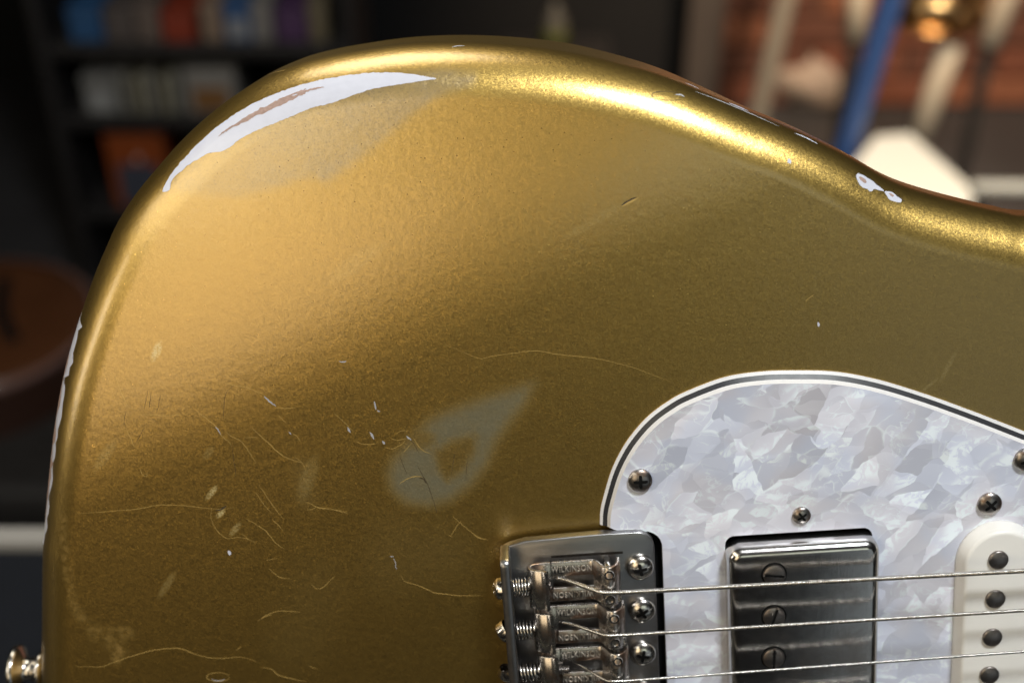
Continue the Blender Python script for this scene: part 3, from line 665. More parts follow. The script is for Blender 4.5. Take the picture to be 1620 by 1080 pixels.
# --- bridge plate with its upright rear flange
pz = 4.0
fu0 = uv(797, 970, 11.5)[0]; fu1 = fu0 + 2.3
pu1 = uv(1039, 960, pz)[0]; pv1 = uv(1000, 842, pz)[1]; pvL = uv(820, 856, pz)[1]
PB = [(pu1, VC-(pv1-VC)+4)] + [(pu1, pv1-4.0)] + [(pu1-4+4*math.cos(a), pv1-4+4*math.sin(a)) for a in np.radians([15, 35, 55, 75, 90])] + [(pu1-12, pv1+0.05), (pu1-22, pv1-0.25), (fu0+6, pvL-0.1), (fu0+2.5, pvL-0.9), (fu0+0.9, pvL-1.6), (fu0+0.4, pvL-2.4)] + [(fu0+0.4, VC-(pvL-VC)+2)]
PB = np.array(PB)
if area(PB) < 0: PB = PB[::-1]
V, Fc = slab(PB, [(0, pz-2.3), (0, pz-0.35), (0.12, pz-0.1), (0.35, pz)])
plate = new_obj('bridge_plate', sharp(loc_mesh('bridge_plate', uvz(V), Fc), 60), STEEL, guitar); plate['label'] = 'dark tarnished steel tremolo bridge plate'
V, Fc = slab(np.array([(ou[0][0]+3.4, VC-(vT-VC)), (uP+1.5, VC-(vT-VC)), (uP+1.5, vT+1.0), (ou[0][0]+3.4, vT+0.4)]), [(0, 0.05), (0, 0.30)])
new_obj('bridge_gap_shade', loc_mesh('bridge_gap_shade', uvz(V), Fc, False), BLACK, plate)  # black slab beside the plate, stands in for shade in the gap
flz = 11.8; va, vb = pvL-1.0, VC-(pvL-VC)+1
FP = rrect(vb, va, pz-1.8, flz, 1.6)                      # v, z outline, extruded along u
Vf = []; k = len(FP)
for uu, ins in ((fu0, 0.3), (fu0+0.3, 0), (fu1-0.3, 0), (fu1, 0.3)):
    Q = FP + inward(FP)*ins; Vf += [(uu, q[0], q[1]) for q in Q]
Ff = [(a*k+i, a*k+(i+1) % k, (a+1)*k+(i+1) % k, (a+1)*k+i) for a in range(3) for i in range(k)] + [tuple(range(k)), tuple(reversed(range(3*k, 4*k)))]
new_obj('rear_flange', sharp(loc_mesh('rear_flange', uvz(Vf), Ff), 60), STEEL, plate)
ps = screw_mesh('pivot_screw', 3.15, 2.2, 'dome', 44, 16); px_ = cross_mesh('pivot_cross_shade', 3.15, 2.2, 0.12, 0.5)
q1 = [uv(1013, 899, pz+1.3), uv(1016, 967, pz+1.3), uv(1017, 1035, pz+1.3)]
for k in range(6):
    u, v = q1[k] if k < 3 else (q1[2][0]-0.2*(k-2), q1[2][1]-10.9*(k-2))
    rz_ = (0.15, 0.5, -0.2, 0.8, 0.3, 1.1)[k]
    put('pivot_screw', ps, CHROME, u, v, pz+0.1, rz_, plate); put('cross_shade', px_, BLACK, u, v, pz+0.1, rz_, plate)
# worn stamp on the plate: a faint rubbed band
mw = simple('rubbed_stamp', (0.11, 0.095, 0.085), 0.5, 0.9, 0.8, 1600)
ru0, rv0 = uv(872, 884, pz); ru1, rv1 = uv(985, 866, pz)
V, Fc = slab(rrect(ru0, ru1, rv0+0.4, rv1-1.0, 0.5), [(0, pz-0.1), (0, pz+0.02)]); new_obj('rubbed_stamp', loc_mesh('rubbed_stamp', uvz(V), Fc, False), mw, plate)

# --- six bent steel saddles
W2 = 5.05
prof_s = catmull([(20.9, 2.4), (20.7, 4.4), (19.9, 6.2), (18.6, 7.1), (17.3, 6.6), (16.5, 4.9), (15.7, 3.5), (14.6, 2.9), (10, 2.8), (4, 2.8), (2.2, 2.9), (0.9, 3.5), (0.35, 4.6), (0.8, 5.8), (1.9, 6.4), (3.1, 6.6), (3.9, 7.0), (4.25, 7.5)], 0.45)
def sheet(pr, v0, v1, th=0.45):
    pr = np.asarray(pr); t = np.gradient(pr, axis=0); t /= np.linalg.norm(t, axis=1)[:, None]; nn_ = np.stack([-t[:, 1], t[:, 0]], 1)
    loop = np.concatenate([pr + nn_*th, (pr - nn_*th)[::-1]]); k = len(loop)
    V = []
    e = 0.14
    for vv, s in ((v0, 0.72), (v0+e, 1), (v1-e, 1), (v1, 0.72)):
        lp = np.concatenate([pr + nn_*th*s, (pr - nn_*th*s)[::-1]]); V += [(p[0], vv, p[1]) for p in lp]
    Fc = [(a*k+i, a*k+(i+1) % k, (a+1)*k+(i+1) % k, (a+1)*k+i) for a in range(3) for i in range(k)]
    h_ = len(pr)
    for b_ in (0, 3*k):
        Fc += [(b_+i, b_+i+1, b_+k-2-i, b_+k-1-i) for i in range(h_-1)]
    return V, Fc
def joinm(parts):
    V = []; Fc = []
    for v, f in parts: o_ = len(V); V += list(v); Fc += [tuple(i+o_ for i in q) for q in f]
    return V, Fc
ih = [i for i, p in enumerate(prof_s) if p[0] > 15.0 and i < len(prof_s)//2]; ic = [i for i, p in enumerate(prof_s) if p[0] < 5.6 and i > len(prof_s)//3]
mid = prof_s[max(ih)-1:min(ic)+2]
V, Fc = joinm([sheet(mid, 1.35, W2), sheet(mid, -W2, -1.6), sheet(prof_s[:max(ih)+1], -W2, W2), sheet(prof_s[min(ic):], -W2, W2)])
sad_me = sharp(mesh('saddle', np.array(V)*0.001, Fc), 55)
# socket set screws: ring round a black hexagon that paints the hole's shade
def sock():
    V = []; Fc = []; k = 24
    prof_ = [(1.25, -1.0), (1.25, 0.15), (1.12, 0.32), (0.78, 0.30), (0.66, 0.1), (0.62, -0.9)]
    for r, z_ in prof_: V += [(r*math.cos(2*PI*i/k), r*math.sin(2*PI*i/k), z_) for i in range(k)]
    for a in range(len(prof_)-1): Fc += [(a*k+i, a*k+(i+1) % k, (a+1)*k+(i+1) % k, (a+1)*k+i) for i in range(k)]
    Fc.append(tuple((len(prof_)-1)*k+i for i in range(k)))
    return sharp(mesh('height_screw', np.array(V)*0.001, Fc), 50)
sock_me = sock()
bore_shade_me = mesh('bore_shade', [(0.66*math.cos(a)*0.001, 0.66*math.sin(a)*0.001, 0) for a in np.linspace(0, 2*PI, 6, endpoint=False)], [tuple(range(6))])  # flat black hexagon set in the socket to darken it like shade
leg_me = mesh('height_screw_leg', *[np.array(x)*0.001 if i == 0 else x for i, x in enumerate(slab(np.array([(0.95*math.cos(a), 0.95*math.sin(a)) for a in np.linspace(0, 2*PI, 16, endpoint=False)]), [(0, 0), (0, 6.0)]))])
tc = bpy.data.curves.new('lettering', 'FONT'); tc.body = 'WILKINSON'; tc.size = 0.00205; tc.extrude = 0.00016; tc.align_x = 'CENTER'; tc.align_y = 'CENTER'; tc.space_character = 1.12
to = bpy.data.objects.new('lettering_source', tc); COL.objects.link(to); bpy.context.view_layer.update()
let_me = bpy.data.meshes.new_from_object(to.evaluated_get(bpy.context.evaluated_depsgraph_get())); let_me.name = 'lettering'; bpy.data.objects.remove(to)
# stretch the stamped word to the saddle's length
lc = np.array([v.co for v in let_me.vertices]); sxl = 0.0093/(lc[:, 0].max()-lc[:, 0].min())
for v in let_me.vertices: v.co.x *= sxl
LET = simple('stamp_metal', (0.62, 0.56, 0.48), 0.3, 0.6, 0.3, 900)  # brighter metal paints the light caught by the stamped letters
isc = screw_mesh('intonation_screw', 2.55, 2.1, 'cross', 32, 12)
# spring and threaded shaft share one mesh each
th_ = np.linspace(0, 2*PI*5.2, 150)
spring_me = mesh('spring', *[np.array(x)*0.001 if i == 0 else x for i, x in enumerate(tube(np.stack([0.3+3.7*th_/th_[-1]+0.12*np.sin(th_*0.9), 2.05*np.cos(th_), 2.05*np.sin(th_)], 1), 0.24, 6))])
xs = np.arange(-2.6, 9.0, 0.11); thread_me = mesh('screw_thread', *[np.array(x)*0.001 if i == 0 else x for i, x in enumerate(tube(np.stack([xs, 0*xs, 0*xs], 1), 0.95+0.12*np.sin(xs*2*PI/0.5), 12))])
sad_px = [(837, 928), (846, 995), (853, 1061), (848, 1127), (856, 1194), (862, 1260)]
for k, (px, py) in enumerate(sad_px):
    su0, sv0 = uv(px, py, pz+4.8)
    lift = (0.0, 0.25, 0.4, 0.4, 0.25, 0.0)[k]
    s_ = put('saddle', sad_me, SADDLE, su0, sv0, pz+lift)
    def child(name, me_, m, loc, rz=0, ry=0): return new_obj(name, me_, m, s_, loc=Vector(loc)*0.001, rot=(0, ry, rz))
    for vv in (3.15, -3.15):
        child('height_screw', sock_me, CHROME, (18.45, vv, 7.35)); child('bore_shade', bore_shade_me, BLACK, (18.45, vv, 7.0)); child('height_screw_leg', leg_me, CHROME, (18.45, vv*1.05, 0.1-lift))
    child('lettering', let_me, LET, (10.1, 3.15, 3.32)); child('lettering', let_me, LET, (10.1, -3.35, 3.32), PI)
    hu, hv = fu0, sv0
    put('intonation_screw', isc, CHROME, fu0-0.05, sv0, pz+4.8, 0, plate, -PI/2).rotation_euler = (0.6*k, -PI/2, A)
    put('spring', spring_me, CHROME, fu1, sv0, pz+4.8, 0, plate).scale = ((su0-fu1)/4.0+0.03, 1, 1)
    put('screw_thread', thread_me, POLE, fu1 if k != 2 else fu1+3.0, sv0, pz+4.8, 0, plate)

# --- strings
NECK_U = 648
def string(pts, r, wound, name='string'):
    P = []
    for px, py, z in pts: u, v = uv(px, py, z); P.append((u, v, z))
    a, b_ = np.array(P[-2]), np.array(P[-1]); P = P[:-1]
    fine_end = np.array(P[0]); path = catmull(P, 0.6)
    d = b_-a; L = np.linalg.norm(d); d /= L
    step = 0.1 if wound else 2.0
    s = np.arange(step, L+14, step); path2 = a + s[:, None]*d
    far = a + np.arange(L+20, 560, 20)[:, None]*d
    # wound part starts a few mm up the string
    if wound:
        pr = []; acc = 0
        dense = catmull(path, 0.12)
        full = np.concatenate([dense, path2, far]); R = np.full(len(full), r)
        sl = np.concatenate([[0], np.cumsum(np.linalg.norm(np.diff(full, axis=0), axis=1))])
        R = r*(1 + 0.11*np.sin(2*PI*sl/wound)); R[len(dense)+len(path2):] = r; R[sl < 2.6] = r*0.45
    else: full = np.concatenate([path, path2, far]); R = np.full(len(full), r)
    V, Fc = tube(full, R, 8)
    return new_obj(name, loc_mesh(name, uvz(V), Fc), STRING, guitar)
hz = 12.1
string([(866, 913, 5.2), (880, 914, 6.2), (895, 916.5, 7.2), (935, 931, 11.0), (953, 936.5, hz+0.2), (975, 937.2, hz+0.2), (1620, 902.5, hz)], 0.56, 0.42)
string([(872, 981, 5.4), (886, 983, 6.4), (903, 986, 7.4), (944, 1000, 11.2), (961, 1004.5, hz+0.3), (985, 1004.0, hz+0.3), (1620, 965, hz+0.2)], 0.44, 0.36)
string([(905, 1046, 5.6), (914, 1050, 6.6), (926, 1056, 7.6), (952, 1072, 11.3), (966, 1076.8, hz+0.4), (990, 1076.4, hz+0.4), (1620, 1030, hz+0.3)], 0.33, 0.32)
for k, r in ((3, 0.23), (4, 0.18), (5, 0.14)):
    y_ = 1076.5+66*(k-2); string([(905, y_-28, 5.6), (950, y_-8, 10.8), (966, y_, hz+0.4), (990, y_, hz+0.4), (1620, 1030+60*(k-2), hz+0.3)], r, 0)

# --- strap button at the tail
def lathe(name, prof_, seg=28):
    V = []; Fc = []
    for r, z_ in prof_: V += [(r*math.cos(2*PI*i/seg), r*math.sin(2*PI*i/seg), z_) for i in range(seg)]
    for a in range(len(prof_)-1): Fc += [(a*seg+i, a*seg+(i+1) % seg, (a+1)*seg+(i+1) % seg, (a+1)*seg+i) for i in range(seg)]
    Fc.append(tuple(reversed(range(seg)))); Fc.append(tuple((len(prof_)-1)*seg+i for i in range(seg)))
    return mesh(name, np.array(V)*0.001, Fc)
btn = lathe('strap_button', [(5.2, 0), (5.2, 1.0), (3.6, 1.8), (3.2, 4.0), (3.6, 5.2), (6.0, 6.2), (6.6, 7.0), (6.3, 7.9), (4.5, 8.8), (2.0, 9.2), (0.5, 9.25)])
bp = unp(66, 1062, -20)
sb = new_obj('strap_button', btn, CHROME, guitar, loc=Vector((np.array([bp[0]+0.5, bp[1], -21]) - BASE)*0.001), rot=(0, -PI/2, 0))
# --- neck beyond the frame
MAPLE = simple('maple', (0.52, 0.33, 0.15), 0.35, 0, 0.12, 60, coat=0.4); ROSE = simple('rosewood', (0.09, 0.045, 0.028), 0.5, 0, 0.3, 120)
V, Fc = slab(np.array([(180, VC-28), (NECK_U+8, VC-21.5), (NECK_U+8, VC+21.5), (180, VC+28)]), [(4, -14), (0, -4), (0, 4.2)]); new_obj('neck', loc_mesh('neck', uvz(V), Fc), MAPLE, guitar)
V, Fc = slab(np.array([(184, VC-28), (NECK_U+8, VC-21.5), (NECK_U+8, VC+21.5), (184, VC+28)]), [(0, 4.25), (0, 8.5), (0.6, 9.2)]); new_obj('fretboard', loc_mesh('fretboard', uvz(V), Fc, False), ROSE, guitar)

# ================================================================== BENCH, FLOOR, WALLS
def tag(o, label, cat, group=None):
    o['label'] = label; o['category'] = cat
    if group: o['group'] = group
    return o
def empty(name, loc): o = bpy.data.objects.new(name, None); COL.objects.link(o); o.location = loc; o.empty_display_size = 0.05; return o
def box_mesh(name, size, bev=0.003, seg=2):
    bm = bmesh.new(); bmesh.ops.create_cube(bm, size=1)
    bmesh.ops.scale(bm, vec=size, verts=bm.verts)
    if bev: bmesh.ops.bevel(bm, geom=bm.edges[:], offset=min(bev, min(size)*0.3), segments=seg, affect='EDGES', profile=0.5)
    me_ = bpy.data.meshes.new(name); bm.to_mesh(me_); bm.free(); return me_
def box(name, lo, hi, m, parent=None, bev=0.003):
    lo, hi = Vector(lo), Vector(hi); o_ = new_obj(name, box_mesh(name, hi-lo, bev), m)
    c_ = (lo+hi)/2
    if parent is not None: o_.parent = parent; o_.location = c_ - parent.location
    else: o_.location = c_
    return o_
def rod(name, a, b, r, m, parent=None, r2=None):
    a, b = Vector(a), Vector(b); off = parent.location if parent is not None else a
    P = np.array([tuple(a-off+(b-a)*t) for t in (0, 0.02, 0.5, 0.98, 1)]); r2 = r2 or r
    V, Fc = tube(P, np.array([r*0.8, r, (r+r2)/2, r2, r2*0.8]), 14); o_ = new_obj(name, mesh(name, V, Fc), m, parent)
    if parent is None: o_.location = off
    return o_
FLOORM = simple('dark_floor', (0.045, 0.043, 0.045), 0.55, 0, 0.3, 9)
floor = box('floor', (-4, -2.5, -0.05), (4, 4.2, 0), FLOORM, bev=0); floor['kind'] = 'structure'
DARKW = simple('dark_wall_paint', (0.008, 0.0075, 0.008), 0.7, 0, 0.2, 5)
WY = at_z(1240, 168, 0.0).y; print('WY', WY)
wall = box('back_wall', (-4, WY+0.14, 0), (4, WY+0.24, 2.6), DARKW, bev=0); wall['kind'] = 'structure'

bench = empty('workbench', (0, 0.03, 0)); tag(bench, 'workbench with a slate grey mat and pale rear lip under the guitar', 'bench')
PALE = simple('pale_trim', (0.26, 0.245, 0.225), 0.5, 0, 0.1, 30); SLATE = simple('slate_mat', (0.009, 0.010, 0.013), 0.8, 0, 0.25, 40, 0.2, spec=0.08); OLIVE = simple('bench_top_wood', (0.20, 0.19, 0.13), 0.5, 0, 0.15, 20)
BZ = BENCH
lipY = at_z(35, 835, BZ+0.012).y; matY = at_z(35, 872, BZ).y
box('bench_top', (-0.75, -0.22, BZ-0.045), (0.75, lipY+0.012, BZ-0.004), OLIVE, bench)
box('mat', (-0.70, -0.20, BZ-0.004), (0.70, matY, BZ), SLATE, bench, 0.0015)
box('rear_lip', (-0.75, lipY-0.001, BZ-0.004), (0.75, lipY+0.010, BZ+0.005), PALE, bench)
for sx in (-0.7, 0.7):
    for sy in (-0.18, lipY-0.03): box('leg', (sx-0.03, sy-0.03, 0), (sx+0.03, sy+0.03, BZ-0.045), OLIVE, bench)

# --- brick wall section, each brick its own piece
BRK = [simple('brick_red', (0.22, 0.075, 0.042), 0.8, 0, 0.35, 60, 0.3), simple('brick_brown', (0.15, 0.058, 0.036), 0.8, 0, 0.35, 60, 0.3), simple('brick_orange', (0.28, 0.105, 0.055), 0.8, 0, 0.35, 60, 0.3)]
MORT = simple('mortar', (0.13, 0.085, 0.065), 0.9, 0, 0.2, 80)
bx0 = at(1140, 90, WY).x; bx1 = bx0 + 1.55
bw = empty('brick_wall', (bx0, WY+0.07, 0)); tag(bw, 'red brown brick wall section behind the white topped table', 'wall')
box('mortar_bed', (bx0, WY+0.012, 0.0), (bx1, WY+0.139, 1.5), MORT, bw, 0)
bm_full = box_mesh('brick', (0.205, 0.05, 0.065), 0.004, 1); bm_half = box_mesh('brick_half', (0.0975, 0.05, 0.065), 0.004, 1)
for r in range(18):
    z_ = 0.0375 + 0.075*r; x_ = bx0 + (0.0 if r % 2 else -0.1075); i = 0
    while x_ < bx1-0.05:
        half = x_ < bx0-0.01
        xx = bx0 if half else x_; w_ = 0.0975 if half else 0.205
        if xx + w_ <= bx1+0.001:
            o_ = new_obj('brick', (bm_half if half else bm_full), None, bw); o_.location = Vector((xx+w_/2+0.005, WY+0.016+random.uniform(-.003, .003), z_)) - bw.location
            if not o_.data.materials: o_.data.materials.append(None)
            o_.material_slots[0].link = 'OBJECT'; o_.material_slots[0].material = random.choice(BRK)
        x_ += 0.215

# --- dark shelving with boxes
SHELF = simple('black_shelf', (0.022, 0.020, 0.020), 0.45, 0, 0.2, 30)
SY = 1.75
def pz_(px, py, Y=SY): p = at(px, py, Y); return p
sx0 = pz_(70, 60).x; sx1 = pz_(540, 60).x
shelf = empty('shelf_unit', ((sx0+sx1)/2, SY+0.12, 0)); tag(shelf, 'black open shelving unit stacked with coloured boxes', 'shelf')
zr1 = pz_(300, 74).z; zr2 = pz_(300, 188).z; zr3 = pz_(300, 335).z
box('side_panel', (sx0-0.02, SY, 0), (sx0, SY+0.24, 1.5), SHELF, shelf); box('side_panel', (sx1, SY, 0), (sx1+0.02, SY+0.24, 1.5), SHELF, shelf)
box('back_panel', (sx0, SY+0.23, 0), (sx1, SY+0.24, 1.5), SHELF, shelf, 0)
for z_ in (zr1, zr2, zr3, zr1+0.20, zr1+0.4): box('shelf_board', (sx0+0.0005, SY+0.002, z_-0.022), (sx1-0.0005, SY+0.229, z_), SHELF, shelf)
PAPER = simple('label_print', (0.6, 0.58, 0.55), 0.6, 0, 0.3, 120)
def carton(x0, x1, ytop, zbase, col, label, band=None, depth=0.12, dy=0.02):
    X0 = pz_(x0, ytop+20).x; X1 = pz_(x1, ytop+20).x; zt = pz_(x0, ytop, SY+dy).z
    e = empty('carton', ((X0+X1)/2, SY+dy+depth/2, zbase)); tag(e, label, 'box', 'cartons on the black shelf')
    m1 = simple('carton_card', tuple(0.6*c_ for c_ in col), 0.55, 0, 0.25, 60)
    box('box_body', (X0, SY+dy, zbase), (X1, SY+dy+depth, zt-0.012), m1, e, 0.002)
    box('lid', (X0-0.001, SY+dy-0.001, zt-0.0118), (X1+0.001, SY+dy+depth+0.001, zt), m1, e, 0.002)
    if band:
        m2 = simple('carton_label', tuple(0.6*c_ for c_ in band), 0.55, 0, 0.3, 150); w_ = X1-X0
        box('front_label', (X0+w_*.15, SY+dy-0.0016, zbase+0.006), (X1-w_*.15, SY+dy-0.0001, zbase+(zt-zbase)*.6), m2, e, 0)
carton(100, 152, 14, zr1, (0.04, 0.14, 0.34), 'small bright blue carton on the upper shelf beside the side panel')
carton(158, 205, 16, zr1, (0.16, 0.13, 0.12), 'taupe carton between the blue and the cream one on the upper shelf')
carton(208, 244, 12, zr1, (0.24, 0.18, 0.15), 'cream brown carton beside the red one on the upper shelf')
carton(250, 302, 22, zr1, (0.42, 0.06, 0.025), 'low red carton on the upper shelf')
carton(312, 345, 8, zr1, (0.40, 0.28, 0.20), 'beige carton on the upper shelf between red and blue cartons')
carton(349, 390, 6, zr1, (0.06, 0.15, 0.36), 'blue carton with a white front label on the upper shelf', (0.45, 0.45, 0.46))
carton(393, 424, 8, zr1, (0.36, 0.33, 0.31), 'pale grey carton on the upper shelf beside the purple one')
carton(432, 482, 18, zr1, (0.13, 0.06, 0.16), 'dull purple carton on the upper shelf')
carton(484, 512, 4, zr1, (0.26, 0.21, 0.13), 'olive cream carton at the end of the upper shelf')
carton(124, 176, 122, zr2, (0.30, 0.29, 0.28), 'light grey carton at the start of the second shelf', (0.5, 0.5, 0.5))
for k in range(7):
    carton(182+k*14, 192+k*14, 118 + (k % 3)*4, zr2, [(0.40, 0.38, 0.33), (0.18, 0.16, 0.13), (0.44, 0.40, 0.28)][k % 3], ['thin off white upright case next to the light grey carton', 'thin dark tan upright case, first of its colour from the light grey carton', 'thin yellowish upright case, first of its colour from the light grey carton', 'thin off white upright case, middle one of the row of seven', 'thin dark tan upright case, second of its colour from the light grey carton', 'thin yellowish upright case, second of its colour from the light grey carton', 'thin off white upright case next to the wide orange labelled carton'][k], None, 0.10)
carton(286, 366, 112, zr2, (0.40, 0.37, 0.34), 'wide off white carton with an orange brown label on the second shelf', (0.34, 0.16, 0.05))
carton(160, 252, 215, zr3, (0.42, 0.085, 0.012), 'large orange carton with grey blue label on the lowest shelf', (0.09, 0.10, 0.14))
btnp = pz_(218, 252, SY+0.016)  # pale disc added to give a blurred glint
kb = lathe('glint', [(4.5, 0), (4.5, 1.5), (3.5, 2.6), (1, 3.0)], 16)
tag(new_obj('glint', kb, simple('pale_glint', (0.8, 0.62, 0.62), 0.2, 0.0, 0.05), loc=btnp, rot=(PI/2, 0, 0)), 'added disc for a small round pale badge on the orange carton', 'glint')

# --- dim uprights in the middle of the back
box_m = simple('taupe_panel', (0.085, 0.068, 0.058), 0.6, 0, 0.15, 15)
p0 = at(1088, 60, 2.6); p1 = at(1142, 60, 2.6)
cl = empty('door_jamb', ((p0.x+p1.x)/2, 2.63, 0)); tag(cl, 'dim taupe upright post beside the brick wall', 'post')
box('post', (p0.x, 2.6, 0.02), (p1.x, 2.66, 1.7), box_m, cl); box('base_block', (p0.x-0.01, 2.59, 0), (p1.x+0.01, 2.67, 0.02), box_m, cl)
pb = at(878, 66, 2.4)
bt = empty('bottle', (pb.x, 2.4, 0)); tag(bt, 'dim pale bottle with a yellow green band on a black stand', 'bottle')
cy = simple('milky_plastic', (0.12, 0.11, 0.09), 0.4); cg = simple('lime_band', (0.10, 0.11, 0.012), 0.5)
stz = pb.z-0.02
std = box('pedestal', (pb.x-0.12, 2.32, 0), (pb.x+0.12, 2.48, stz), SHELF); tag(std, 'black pedestal carrying the pale bottle', 'pedestal')
bt.location.z = stz
bo = new_obj('bottle_body', lathe('bottle_body', [(22, 0), (25, 4), (25, 60), (18, 80), (9, 92), (9, 105)]), cy, bt)
lb = new_obj('band', lathe('band', [(25.4, 15), (25.4, 50)]), cg, bt)

# --- hollow wooden guitar lying on a black case
GT_Z = 0.34
gc = at_z(-52, 512, GT_Z)
case = box('hard_case', (gc.x-0.42, gc.y-0.26, 0), (gc.x+0.20, gc.y+0.26, GT_Z-0.075), simple('case_black', (0.014, 0.012, 0.011), 0.6, 0, 0.2, 40), None, 0.02); tag(case, 'black hard case under the brown hollow guitar', 'case')
ag = empty('hollow_guitar', (gc.x, gc.y, GT_Z-0.075)); tag(ag, 'dark brown hollow wooden guitar lying flat on a black case', 'guitar')
rr = np.linalg.norm(np.array(at_z(148, 500, GT_Z)-gc))
og = catmull([(rr*math.cos(a)*1.0, rr*1.02*math.sin(a)) for a in np.radians([0, 30, 60, 90, 115])] + [(-rr*0.95, rr*0.66), (-rr*1.5, rr*0.72), (-rr*2.05, rr*0.5), (-rr*2.2, 0), (-rr*2.05, -rr*0.5), (-rr*1.5, -rr*0.72), (-rr*0.95, -rr*0.66)] + [(rr*math.cos(a), rr*1.02*math.sin(a)) for a in np.radians([245, 270, 300, 330])], 0.01, True)
HB = simple('brown_burst', (0.085, 0.030, 0.011), 0.35, 0, 0.3, 14, coat=0.4); HS = simple('dark_brown_side', (0.035, 0.014, 0.008), 0.4, 0, 0.3, 14); BIND = simple('binding', (0.17, 0.095, 0.08), 0.5)
V, Fc = slab(og, [(0, 0), (0, 0.068)]); new_obj('body', mesh('hollow_body', V, Fc, False), HS, ag)
V, Fc = slab(og, [(-0.001, 0.0681), (-0.001, 0.074), (0.003, 0.075)]); new_obj('binding', mesh('binding', V, Fc, False), BIND, ag)
V, Fc = slab(og, [(0.006, 0.0749), (0.006, 0.0755), (0.02, 0.0765), (0.05, 0.079)]); new_obj('top', mesh('hollow_top', V, Fc), HB, ag)
fa = at_z(8, 440, GT_Z+0.004) - ag.location; fb = at_z(2, 490, GT_Z+0.004) - ag.location; fc_ = at_z(22, 540, GT_Z+0.004)-ag.location
V, Fc = tube(catmull([tuple(fa), tuple(fb), tuple(fc_)], 0.004), 0.009, 8); V = np.array(V); V[:, 2] = 0.079+(V[:, 2]-V[:, 2].mean())*0.12; new_obj('sound_hole_shade', mesh('sound_hole_shade', V, Fc), BLACK, ag)  # flattened black tube on the top paints the hole's darkness

# --- right-hand side: white table, stands, blue upright, brass
WT = simple('white_laminate', (0.82, 0.78, 0.70), 0.45, 0, 0.04, 10)
TZ = 0.46
tA = at_z(1385, 214, TZ); tB = at_z(1442, 211, TZ); tC = at_z(1545, 302, TZ); tD = at_z(1330, 305, TZ)
ctr = (tA+tC)/2
tbl = empty('side_table', (ctr.x, ctr.y, 0)); tag(tbl, 'low white topped table in bright light behind the guitar waist', 'table')
top_poly = np.array([(tD.x-ctr.x, tD.y-ctr.y-0.03), (tC.x-ctr.x, tC.y-ctr.y-0.03), (tC.x-ctr.x, tC.y-ctr.y), (tB.x-ctr.x, tB.y-ctr.y), (tA.x-ctr.x, tA.y-ctr.y), (tA.x-ctr.x-0.07, tD.y-ctr.y+0.06)])
if area(top_poly) < 0: top_poly = top_poly[::-1]
V, Fc = slab(top_poly, [(0, TZ-0.02), (0, TZ-0.003), (0.003, TZ)]); new_obj('table_top', mesh('table_top', V, Fc, False), WT, tbl)
LEGM = simple('dark_leg', (0.02, 0.018, 0.017), 0.5)
for q in top_poly[[0, 1, 3, 4]]:
    q = q*0.8; V, Fc = tube([(q[0], q[1], 0), (q[0], q[1], TZ*0.5), (q[0], q[1], TZ-0.02)], 0.012, 10); new_obj('leg', mesh('leg', V, Fc), LEGM, tbl)
GREYR = simple('grey_rail', (0.30, 0.29, 0.26), 0.5)
ra = at(1535, 298, 1.05); rb_ = at(1760, 300, 1.05)
rl = empty('low_stand', (ra.x, 1.05, 0)); tag(rl, 'pale grey rail of a low stand beside the white table', 'stand')
rod('rail', ra, rb_, 0.0085, GREYR, rl); rod('leg', (ra.x+0.012, 1.05, 0), ra+Vector((0.012, 0, 0)), 0.006, LEGM, rl); rod('leg', (rb_.x-0.01, 1.05, 0), rb_, 0.006, LEGM, rl)
CREAM = simple('cream_paint', (0.40, 0.34, 0.265), 0.5, 0, 0.06, 20); BLUE = simple('blue_paint', (0.034, 0.075, 0.21), 0.4, 0, 0.08, 20); BRASS = nickel('brass', (0.40, 0.26, 0.12), 0.25, 0.3, (0.2, 0.1, 0.02), 12)
def floor_pole(name, p_lo, p_hi, Y, r, m, label, cat):
    a, b = at(*p_lo, Y), at(*p_hi, Y); d = (b-a)/(b.z-a.z); f0 = a - d*a.z; t1 = a + d*(1.35-a.z)
    e = empty(name, f0); tag(e, label, cat)
    rod('tube', f0+d*0.012, t1, r, m, e); fp = lathe('foot', [(r*1900, 0), (r*1900, 8), (r*1300, 14)], 16); fo = new_obj('foot', fp, LEGM, e)
    return e
floor_pole('stand_pole', (1203, 165), (1243, 0), 2.0, 0.018, CREAM, 'cream painted pole in front of the brick wall', 'pole')
floor_pole('blue_pole', (1340, 228), (1410, 0), 1.5, 0.018, BLUE, 'blue painted upright pole rising beside the white table', 'pole')
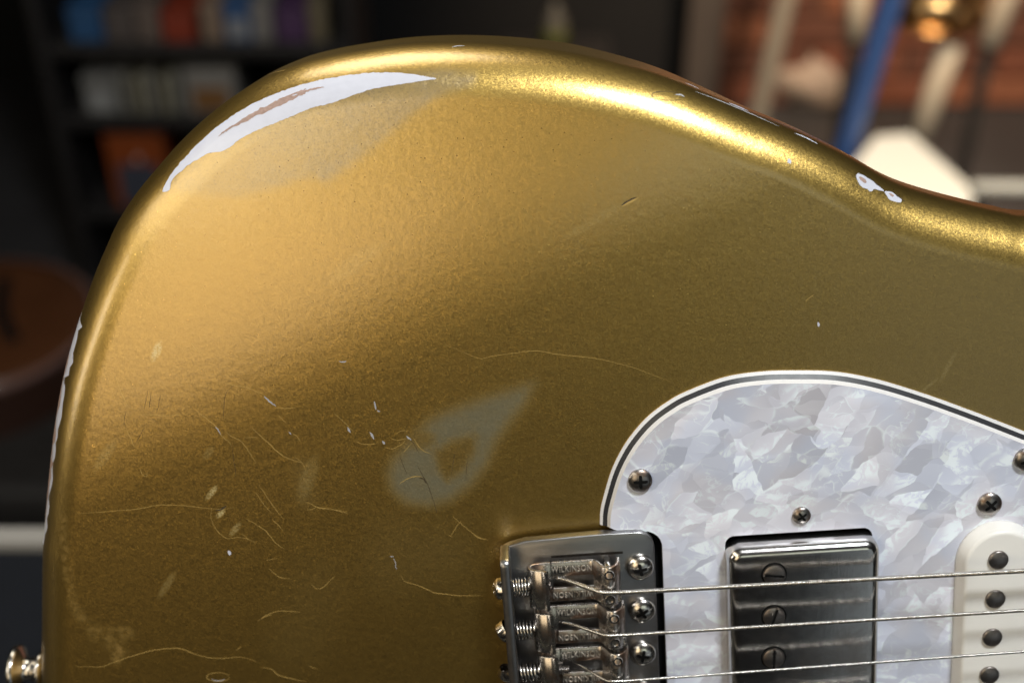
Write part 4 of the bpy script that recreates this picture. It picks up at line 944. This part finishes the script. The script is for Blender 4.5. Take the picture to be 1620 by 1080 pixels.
# brass horn-like drum ring on a three legged cream stand
Yb = 1.95
hc = at(1490, 20, Yb)
st = empty('instrument_stand', (hc.x, Yb, 0)); tag(st, 'cream legged stand carrying a brass drum', 'stand')
rod('leg', at(1455, 215, Yb), at(1505, 70, Yb), 0.022, CREAM, st); rod('leg', at(1565, 72, Yb), at(1612, -60, Yb), 0.021, CREAM, st); rod('leg', at(1352, 62, Yb), at(1362, -50, Yb), 0.020, CREAM, st)
for px in (1455,):
    q = at(px, 215, Yb); rod('leg_foot', Vector((q.x-0.02, q.y, 0.0)), q, 0.010, LEGM, st)
q = at(1565, 72, Yb); rod('leg_foot', Vector((q.x, q.y, 0.0)), q, 0.012, LEGM, st); q = at(1352, 62, Yb); rod('leg_foot', Vector((q.x, q.y, 0.0)), q, 0.012, LEGM, st)
dr = empty('brass_drum', (hc.x, Yb+0.05, hc.z-0.03)); tag(dr, 'brass shelled drum on the cream legged stand', 'drum')
R0 = 0.085
new_obj('shell', lathe('shell', [(R0*1000, 0), (R0*1000, 70)], 40), BRASS, dr)
for z_ in (2, 66): new_obj('hoop', lathe('hoop', [(R0*1000+1, z_), (R0*1000+5, z_+1), (R0*1000+5, z_+5), (R0*1000+1, z_+6)], 40), BRASS, dr)
lug = lathe('lug', [(7, 0), (8, 3), (6, 7), (2, 9)], 16)
for k in range(8):
    a = 2*PI*k/8+0.3; new_obj('lug', lug, BRASS, dr, loc=(R0*math.cos(a), R0*math.sin(a), 0.035), rot=(0, PI/2, a))
# added beige bag in place of a lit patch on the bricks
bm = bmesh.new(); bmesh.ops.create_icosphere(bm, subdivisions=4, radius=1)
bgp = at_z(1285, 156, 0)
for v in bm.verts:
    x, y, z = v.co; k = 1+0.10*math.sin(5*x+3*y)*math.cos(4*z+2*x)
    v.co = Vector((x*0.115*k, y*0.07*k, max(0, (z*0.5+0.42))*0.13*k*(1-0.45*max(0, x))))
me_ = bpy.data.meshes.new('lit_patch_lump'); bm.to_mesh(me_); bm.free(); me_.polygons.foreach_set('use_smooth', [True]*len(me_.polygons))
tag(new_obj('lit_patch_lump', me_, simple('beige_cloth', (0.42, 0.33, 0.27), 0.8, 0, 0.15, 60, 0.3), loc=(bgp.x, bgp.y-0.02, 0)), 'added beige bag on the floor against the brick wall', 'lump')
# light in the back of the shop
lamp('table_spot', 'SPOT', (0.75, 0.55, 2.1), (ctr.x, ctr.y, TZ), 190, (1.0, 0.86, 0.66), spot_size=math.radians(34), spot_blend=0.5, shadow_soft_size=0.03)
lamp('brick_spot', 'SPOT', (0.6, 1.2, 2.3), (bx0+0.30, WY, 0.35), 300, (1.0, 0.76, 0.52), spot_size=math.radians(48), spot_blend=0.8, shadow_soft_size=0.05)
lamp('shelf_lamp', 'SPOT', (-0.3, 0.4, 2.0), ((sx0+sx1)/2, SY, zr2), 1.5, (1.0, 0.88, 0.72), spot_size=math.radians(45), spot_blend=0.9, shadow_soft_size=0.08)
